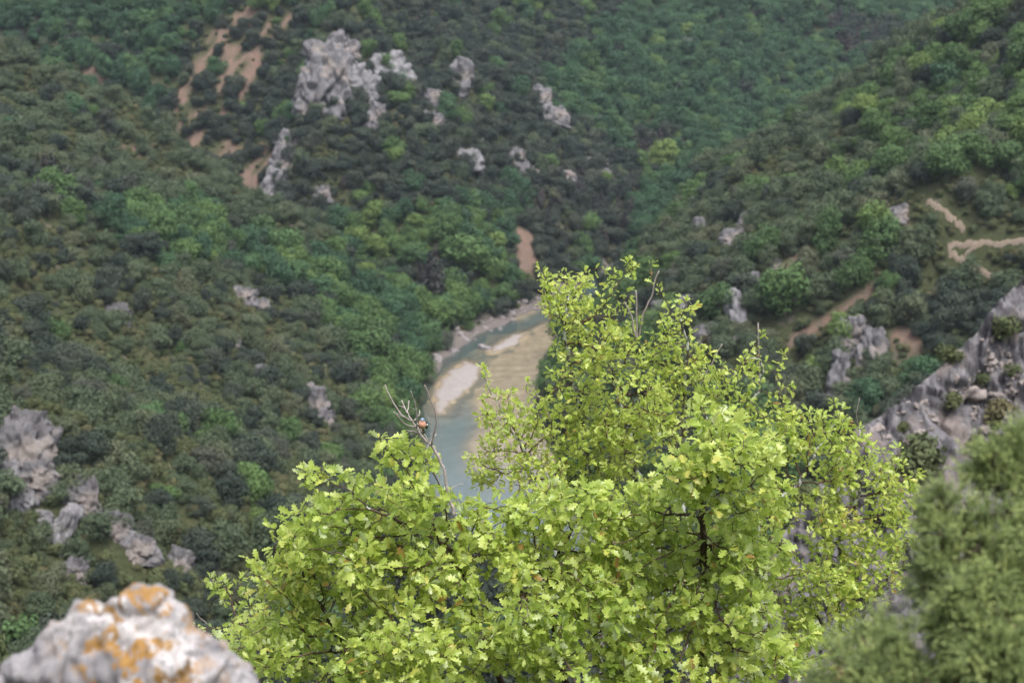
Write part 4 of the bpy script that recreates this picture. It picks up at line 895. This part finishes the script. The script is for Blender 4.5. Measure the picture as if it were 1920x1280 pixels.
stemsD = [[baseD, gD(550, 1350), gD(545, 1240), gD(540, 1190)], [baseD, gD(500, 1350), gD(470, 1210), gD(440, 1150)]]
blobsD = [(425, 1105, 26, 18, 10.5, 1.5), (395, 1082, 9, 7, 10.5, 3), (450, 1110, 16, 18, 10.5, 1.5), (440, 1180, 24, 18, 10.4), (490, 1190, 40, 40, 10.4), (560, 1200, 30, 40, 10.4), (368, 1168, 9, 10, 10.4, 3), (455, 1250, 40, 40, 10.3), (375, 1195, 12, 10, 10.4, 2)]
oakD = make_oak('oak_sapling', 'small oak sapling with thin stems between the lichened rock and the big oak', baseD, stemsD, blobsD, 900, .05, .065, .062, BA, M['leafA'], M['bark'], 35, (5, 8), .4, 0)
# bare dead branch that sticks out of the big oak
def crop(pts): return [(700 + a / 4.57, 690 + b_ / 4.57) for a, b_ in pts]
DB = [([(690, 1260), (675, 1190), (650, 1130), (625, 1000), (610, 870), (580, 810), (540, 730), (500, 660), (450, 620), (400, 560), (370, 500), (330, 455), (280, 430), (230, 390), (180, 310), (130, 220), (100, 140)], .0125, .0042, 0, .15), ([(500, 660), (520, 560), (545, 450), (520, 340), (480, 250), (440, 140)], .0062, .0042, 0, -.12), ([(372, 500), (375, 400), (355, 290), (320, 190)], .005, .0036, 0, -.08),
      ([(335, 458), (290, 380), (260, 320), (245, 275)], .0055, .0046, 0, .2), ([(290, 380), (300, 340), (306, 280)], .0044, .0036, .1, .2), ([(300, 400), (325, 370), (345, 345)], .0036, .003, .1, 0), ([(275, 345), (250, 330), (220, 325)], .0034, .0028, .1, .15), ([(365, 505), (290, 490), (240, 450), (180, 380)], .0052, .0044, 0, -.15),
      ([(400, 558), (340, 540), (290, 535)], .004, .0034, 0, -.1), ([(475, 640), (430, 550), (400, 520)], .005, .004, 0, .06), ([(345, 455), (375, 415), (397, 395), (395, 362)], .004, .0034, 0, .1), ([(450, 690), (480, 640), (540, 560)], .004, .0032, 0, .12), ([(640, 1060), (680, 1020), (770, 985)], .004, .003, 0, .1), ([(655, 1130), (600, 1105), (560, 1100)], .005, .0035, 0, -.1), ([(280, 430), (240, 410), (175, 375)], .0036, .003, .05, -.12)]
dead = None
for pts, r0, r1, y0, y1 in DB:
    c_ = np.array(crop(pts)); m_ = len(c_) * 3; tt = np.linspace(0, len(c_) - 1, m_); Yv = 9.35 + (np.linspace(y0, y1, m_))
    w3 = P(np.interp(tt, range(len(c_)), c_[:, 0]), np.interp(tt, range(len(c_)), c_[:, 1]), Yv) + rng.normal(0, .0016, (m_, 3)); rr = 1.02 * np.linspace(r0, r1, m_) * (1 + .18 * rng.normal(size=m_).clip(-1, 1.5))
    if dead is None: main3 = w3
    V, T = tube(w3 - baseA, rr, 7); o = link('dead_branch' if dead is None else 'dead_twig', mk_mesh('dead_branch', V, T, [M['deadwood']], True), oakA if dead is None else dead)
    if dead is None: dead = o; o['label'] = 'bare dead grey branch'
def bare(parent, base, pts, Y, r0, r1):
    c_ = np.array(pts, float); m_ = len(c_) * 3; tt = np.linspace(0, len(c_) - 1, m_); w3 = P(np.interp(tt, range(len(c_)), c_[:, 0]), np.interp(tt, range(len(c_)), c_[:, 1]), np.full(m_, Y)) + rng.normal(0, .002, (m_, 3))
    V, T = tube(w3 - base, np.linspace(r0, r1, m_), 6); link('bare_twig', mk_mesh('bare_twig', V, T, [M['deadwood']], True), parent)
bare(oakB, baseB, [(1195, 640), (1194, 605), (1193, 545)], 12.2, .008, .006); bare(oakB, baseB, [(1196, 640), (1205, 590), (1222, 555), (1230, 520), (1236, 508)], 12.25, .009, .006); bare(oakB, baseB, [(1194, 640), (1184, 590), (1170, 565)], 12.15, .008, .006)
bare(oakB, baseB, [(1290, 770), (1310, 725), (1330, 690), (1345, 660), (1354, 645)], 12.5, .008, .005); bare(oakB, baseB, [(1400, 770), (1424, 730), (1424, 680), (1421, 605)], 12.8, .008, .006); bare(oakB, baseB, [(1310, 800), (1330, 740), (1345, 725)], 12.5, .006, .004)
bare(oakB, baseB, [(1040, 800), (1020, 760), (985, 705)], 12, .005, .004); bare(oakC, baseC, [(1600, 830), (1610, 800), (1605, 775), (1612, 745)], 12.9, .004, .003); bare(oakD, baseD, [(390, 1170), (378, 1160), (368, 1150)], 10.4, .003, .002)

# ------------------------------------------------------------------ the small bird on the dead branch
def bird():
    c = P(*crop([(420, 482)])[0], 9.30); root = empty('bird', c + np.array([0, 0, -.032])); tag(root, 'small finch with orange breast and blue grey head perched on the bare branch', 'bird')
    # one skin from belly to crown: rings along the upright body axis
    zs = [-.034, -.030, -.022, -.010, .004, .016, .024, .030, .037, .043, .0475, .049]; rx = [.002, .011, .020, .0265, .0275, .0245, .0195, .0165, .0160, .0135, .0075, .001]
    ysh = [.004, .003, .001, -.002, -.004, -.004, -.0035, -.004, -.005, -.005, -.004, -.0035]; n = 16; V = []; col = []
    for z, r_, ys_ in zip(zs, rx, ysh):
        for k in range(n):
            a = 2 * math.pi * k / n; V.append((r_ * math.cos(a) * 1.0 + .10 * max(0, z - .02), ys_ + r_ * math.sin(a) * 1.08, z + .032))
            f = -math.sin(a)
            if z > .034: cc = (.19, .24, .32)
            elif z > .022: cc = (.44, .24, .16) if f > .15 else (.19, .24, .31)
            elif z > -.018: cc = (.47, .25, .16) if f > -.2 else (.25, .15, .10)
            else: cc = (.62, .48, .38)
            col.append((*cc, 1))
    bm_ = NB('finch_plumage'); tcn = bm_.n('ShaderNodeTexCoord').outputs['Object']
    pm = bm_.done(bm_.principled(bm_.mix(.3, bm_.attr('plumage', 'Color'), bm_.ramp(bm_.noise(400, 4, tcn), [(.3, (.5, .5, .5)), (.7, (1, 1, 1))]), 'MULTIPLY'), .85, .2))
    body = link('body', mk_mesh('body', V, grid_faces(len(zs), n, True), [pm], True, {'plumage': ('FLOAT_COLOR', np.array(col))}), root); sb = body.modifiers.new('s', 'SUBSURF'); sb.levels = 1; sb.render_levels = 2
    def flat(nm, colr, r_=.6): q = NB(nm); t_ = q.n('ShaderNodeTexCoord').outputs['Object']; return q.done(q.principled(q.ramp(q.noise(300, 3, t_), [(.3, tuple(x * .7 for x in colr)), (.7, colr)]), r_, .4))
    dk = flat('dark_wing', (.05, .045, .04)); wh = flat('white_wing_bar', (.7, .68, .62)); bk = flat('bill_grey', (.25, .28, .33), .4); ey = flat('eye_black', (.01, .01, .01), .1); lg = flat('leg_brown', (.16, .09, .06))
    for s in (-1, 1):
        t = np.linspace(0, 1, 8); pts = np.stack([s * (.0225 + .004 * np.sin(t * 3.1)), .006 + .014 * t, .054 - .062 * t], -1); V, T = tube(pts, .0105 * np.sin(np.clip(t * .9 + .12, 0, 1) * math.pi) ** .6 + .001, 8)
        V = V * np.array([1, 1, 1]); wg = link('wing', mk_mesh('wing', V, T, [dk], True), root)
        V, T = tube(pts[2:4] + np.array([s * .003, -.004, 0]), [.0085, .0085], 8); link('wing_bar', mk_mesh('wing_bar', V, T, [wh], True), wg)
        e = np.array([.0055 + s * .0115, -.0165, .0715]); a = np.linspace(-1, 1, 6); V, T = tube(np.stack([np.full(6, e[0]), np.full(6, e[1]), e[2] + a * .0026], -1), .0027 * np.sqrt(np.maximum(1 - a * a, .01)), 8); link('eye', mk_mesh('eye', V, T, [ey], True), root)
        pts = np.array([(s * .008, .0, .006), (s * .009, -.002, -.006), (s * .009, -.001, -.016)]); V, T = tube(pts, [.002, .0014, .0012], 6); L_ = [(V, T)]
        for f_ in (-1, 0, 1): L_.append(tube(np.array([(s * .009, -.001, -.016), (s * .009 + f_ * .005, -.008, -.017), (s * .009 + f_ * .006, -.011, -.020)]), [.0011, .0010, .0006], 5))
        V, T = joinVF(L_); link('leg', mk_mesh('leg', V, T, [lg], True), root)
    V, T = tube(np.array([(.006, -.019, .0685), (.010, -.026, .0675), (.012, -.031, .067)]), [.0048, .003, .0004], 8); link('bill', mk_mesh('bill', V, T, [bk], True), root)
    t = np.linspace(0, 1, 6); V, T = tube(np.stack([0 * t - .004, .012 + .03 * t, .008 - .05 * t], -1), .006 + .004 * t, 8); link('tail', mk_mesh('tail', V * np.array([1, 1, 1]), T, [dk], True), root)
    root.rotation_euler = (0, 0, -.25)
bird()

# ------------------------------------------------------------------ juniper at the lower right
def juniper():
    Y = 3.75; base = P(2080, 1900, Y); base[2] = 148.4 - .68 * Y - .1; r = np.random.default_rng(3)
    root = empty('juniper', base); tag(root, 'blurred blue green juniper bush filling the lower right corner', 'bush')
    blobs = [(1905, 880, 50, 40, 3.8), (1845, 868, 22, 18, 3.8), (1925, 830, 20, 16, 3.8), (1980, 930, 60, 80, 3.8), (1800, 1010, 56, 52, 3.7), (1765, 965, 22, 20, 3.7), (1900, 1050, 70, 56, 3.6), (1745, 1100, 24, 28, 3.7), (1850, 1130, 84, 60, 3.5), (1790, 1190, 60, 44, 3.55), (1660, 1215, 50, 22, 3.65), (1575, 1240, 36, 18, 3.7), (1700, 1270, 110, 34, 3.55), (1900, 1240, 100, 70, 3.4), (1560, 1300, 60, 24, 3.65), (2020, 1100, 80, 140, 3.6), (1780, 1350, 210, 50, 3.5)]
    A = []; 
    wt = np.array([b_[2] * b_[3] for b_ in blobs], float); wt /= wt.sum()
    for b_, k in zip(blobs, r.multinomial(6800, wt) + 4):
        c = P(b_[0], b_[1], b_[4]); sx = b_[2] / FPX * b_[4]; sz_ = b_[3] / FPX * b_[4]; kc = max(2, k // 45); d = r.normal(size=(kc, 3)); d /= np.linalg.norm(d, axis=1)[:, None]; d *= r.random((kc, 1)) ** .4; cc = c + d * np.array([sx, .6 * (sx + sz_), sz_]); ii = r.integers(0, kc, k)
        A.append(cc[ii] + r.normal(size=(k, 3)) * np.array([.022, .022, .036]))
    A = np.concatenate(A)
    stems = [[base, P(2000, 1450, 3.7), P(1950, 1150, 3.7), P(1930, 1000, 3.75)], [base, P(1900, 1400, 3.6), P(1830, 1200, 3.6), P(1800, 1080, 3.65)], [base, P(1850, 1420, 3.6), P(1730, 1290, 3.6), P(1650, 1230, 3.65)]]
    pos, par = grow(stems, A, .022, .020, r, 300); n = len(pos); nch = np.bincount(par[1:], minlength=n); acc = np.zeros(n); e_ = 2.3
    for i in range(n - 1, 0, -1):
        acc[i] = max(acc[i], .0016 ** e_); acc[par[i]] += acc[i]
    rad = np.maximum(acc, .0016 ** e_) ** (1 / e_); first = True; tw_ = []
    for i in range(1, n):
        tw_.append(tube(pos[[par[i], i]] - base, rad[[par[i], i]].clip(0, .03), 5))
    V, T = joinVF(tw_); link('branches', mk_mesh('branches', V, T, [M['bark']], True), root)['kind'] = 'stuff'
    thin = np.where(rad < .0036)[0]; thin = thin[thin > 30]; t_ = pos[thin] - pos[par[thin]]; t_ /= np.linalg.norm(t_, axis=1)[:, None]
    # sprigs: short shoots with whorls of needles
    rep = 7; st = np.repeat(pos[thin], rep, 0); dr = np.repeat(t_, rep, 0) + r.normal(size=(len(st), 3)) * .55 + np.array([0, 0, .25]); dr /= np.linalg.norm(dr, axis=1)[:, None]; ln = r.uniform(.03, .065, len(st))
    K = 24; f = np.tile(np.linspace(.05, 1, K), len(st)); S0 = np.repeat(st, K, 0); DR = np.repeat(dr, K, 0); LN = np.repeat(ln, K); m = len(S0)
    p0 = S0 + DR * (LN * f)[:, None]; nd = r.normal(size=(m, 3)); nd -= DR * (nd * DR).sum(1)[:, None]; nd /= np.linalg.norm(nd, axis=1)[:, None]; nd = nd * .8 + DR * .75; nd /= np.linalg.norm(nd, axis=1)[:, None]
    sd_ = np.cross(nd, r.normal(size=(m, 3))); sd_ /= np.linalg.norm(sd_, axis=1)[:, None]; L = .0125 * r.uniform(.7, 1.2, (m, 1)) * (1.15 - .45 * f[:, None])
    V = np.stack([p0 - sd_ * .0013, p0 + sd_ * .0013, p0 + nd * L], 1).reshape(-1, 3) - base; F = np.arange(m * 3).reshape(-1, 3)
    tint = np.clip(np.repeat(np.repeat(r.random(len(thin)), rep), K) * .6 + .3 * f, 0, 1); tint = np.where(np.repeat(np.repeat(r.random(len(thin)) < .012, rep), K), 1.0, tint * .92)
    b = NB('juniper_needle'); c = b.ramp(b.attr('tint'), [(0, (.14, .185, .075)), (.5, (.25, .315, .115)), (.9, (.45, .51, .19)), (.97, (.30, .19, .10))]); p = b.principled(c, .55, .3); tr = b.n('ShaderNodeBsdfTranslucent'); b.l(c, tr.inputs[0]); mx = b.n('ShaderNodeMixShader', Fac=.25); b.l(p.outputs[0], mx.inputs[1]); b.l(tr.outputs[0], mx.inputs[2])
    o = link('needles', mk_mesh('needles', V, F, [b.done(mx)], False, {'tint': ('FLOAT', np.repeat(tint, 3))}), root); o['kind'] = 'stuff'; print('JUNIPER', n, m)
juniper()

# ------------------------------------------------------------------ lichen covered rock at the lower left
def near_rock():
    Y = 3.3; prof = np.array([(-420, 1420), (-250, 1360), (-120, 1310), (0, 1258), (40, 1222), (90, 1178), (125, 1150), (140, 1127), (165, 1126), (190, 1140), (215, 1118), (255, 1110), (300, 1110), (335, 1120), (352, 1150), (362, 1182), (398, 1190), (425, 1205), (445, 1230), (475, 1262), (520, 1330), (570, 1460)], float)
    u = np.linspace(-420, 570, 300); top = P(u, np.interp(u, prof[:, 0], prof[:, 1]), np.full(300, Y)); v = np.r_[-np.linspace(1, 0, 90) ** 1.3, np.linspace(0, 1, 50)[1:] ** 1.3]
    zb_ = 145.7; yy = np.where(v < 0, v * .68, v * .74); fall = np.where(v < 0, np.abs(v) ** 1.7, np.abs(v) ** 1.6)
    X = top[:, 0][:, None] * (1 + 0 * v) ; hgt = top[:, 2][:, None] - zb_; Yv = Y + yy[None] * (1 + 0 * u[:, None]); Zv = zb_ + hgt * (1 - np.clip(fall, 0, 1) * .98)[None]
    q = np.stack([X, Yv, Zv], -1).reshape(-1, 3); g = q.reshape(300, -1, 3); n = np.cross(np.gradient(g, axis=0), np.gradient(g, axis=1)).reshape(-1, 3); n /= np.linalg.norm(n, axis=1)[:, None] + 1e-9; n *= np.sign(n[:, 2:3] + 1e-6)
    v1, c1 = blocky(q * 7, 5); v2, c2 = blocky(q * 19, 6); d = .05 * (fbm3(q * 5, 4, 2) - .5) + .022 * (v1 - .5) - .010 * np.exp(-c1 * 10) + .009 * (v2 - .5) + .032 * (fbm3(q * 22, 4, 9) - .5) + .016 * (fbm3(q * 60, 3, 19) - .5)
    q = q + n * d[:, None]; c = q.mean(0)
    b = NB('lichened_limestone'); tc = b.n('ShaderNodeTexCoord').outputs['Object']; n1 = b.noise(9, 8, tc, .65); n2 = b.noise(17, 7, tc, .66); n3 = b.noise(60, 6, tc, .7)
    mp = b.n('ShaderNodeMapping'); mp.inputs['Location'].default_value = (3.1, 1.7, 4.2); b.l(tc, mp.inputs[0]); n4 = b.noise(7.5, 6, mp.outputs[0], .6)
    col = b.ramp(n1, [(.3, (.13, .123, .13)), (.5, (.20, .19, .197)), (.7, (.29, .275, .278))])
    sx = b.n('ShaderNodeSeparateXYZ'); b.l(tc, sx.inputs[0]); hi = b.math('MULTIPLY', b.math('ADD', sx.outputs['Z'], b.math('MULTIPLY', n1, .25)), 1.0)
    white = b.ramp(n4, [(.45, (0, 0, 0)), (.52, (1, 1, 1))]); white = b.math('MULTIPLY', b.math('MULTIPLY', white, b.ramp(b.noise(30, 6, tc, .7), [(.38, (0, 0, 0)), (.5, (1, 1, 1))])), b.math('ADD', b.attr('lichen'), .15), True); col = b.mix(white, col, b.ramp(n3, [(.3, (.30, .28, .272)), (.7, (.46, .435, .428))]))
    orange = b.ramp(n2, [(.51, (0, 0, 0)), (.55, (1, 1, 1))]); brk = b.ramp(b.noise(38, 5, tc, .7), [(.36, (0, 0, 0)), (.46, (1, 1, 1))]); col = b.mix(b.math('MULTIPLY', b.math('MULTIPLY', orange, brk), b.attr('lichen')), col, b.ramp(n3, [(.3, (.18, .095, .028)), (.6, (.28, .16, .055)), (.8, (.35, .25, .13))]))
    dark = b.ramp(n3, [(.22, (1, 1, 1)), (.34, (0, 0, 0))]); col = b.mix(b.math('MULTIPLY', dark, .5), col, (.16, .15, .15))
    px_, py_, _ = proj(q); li = sstep(60, 190, px_) * (1 - .65 * sstep(330, 400, px_)); 
    mt = b.done(b.principled(col, .95, .1, n3, .5, .01))
    o = link('lichen_rock', mk_mesh('lichen_rock', q - c, grid_faces(300, len(v)), [mt], True, {'lichen': ('FLOAT', li)}), None, tuple(map(float, c))); tag(o, 'blurred grey white boulder with orange lichen in the lower left corner', 'boulder')
near_rock()
for (x_, y_, rr, lb) in [(5, 1245, .55, 'pale olive bush peeping out behind the lichened rock at the left edge')]:
    p = P(x_, y_, 22.0); o = link('ledge_bush', CM['shrub'][1]); o.scale = (rr, rr, rr * 4); o.location = tuple(map(float, p - np.array([0, 0, rr * 4 * .8]))); tag(o, lb, 'bush')

# ------------------------------------------------------------------ haze: the air of the valley
hz = NB('valley_air'); pv = hz.n('ShaderNodeVolumePrincipled'); pv.inputs['Color'].default_value = (0.74, 0.84, 1.0, 1); pv.inputs['Density'].default_value = 0.00005; pv.inputs['Anisotropy'].default_value = 0.2
hz.l(pv.outputs[0], hz.out.inputs['Volume'])
zt = float(max(GZ.max() + 15, CAMZ + 5)); zb = float(GZ.min() - 1.5); x0, x1, y0, y1 = -660., 780., -80., 1350.
hv = [(x, y, z) for z in (zb, zt) for y in (y0, y1) for x in (x0, x1)]
haze = link('haze', mk_mesh('haze', hv, [(0, 2, 3, 1), (4, 5, 7, 6), (0, 1, 5, 4), (2, 6, 7, 3), (0, 4, 6, 2), (1, 3, 7, 5)], [hz.m])); tag(haze, 'thin bluish haze filling the valley', kind='stuff')
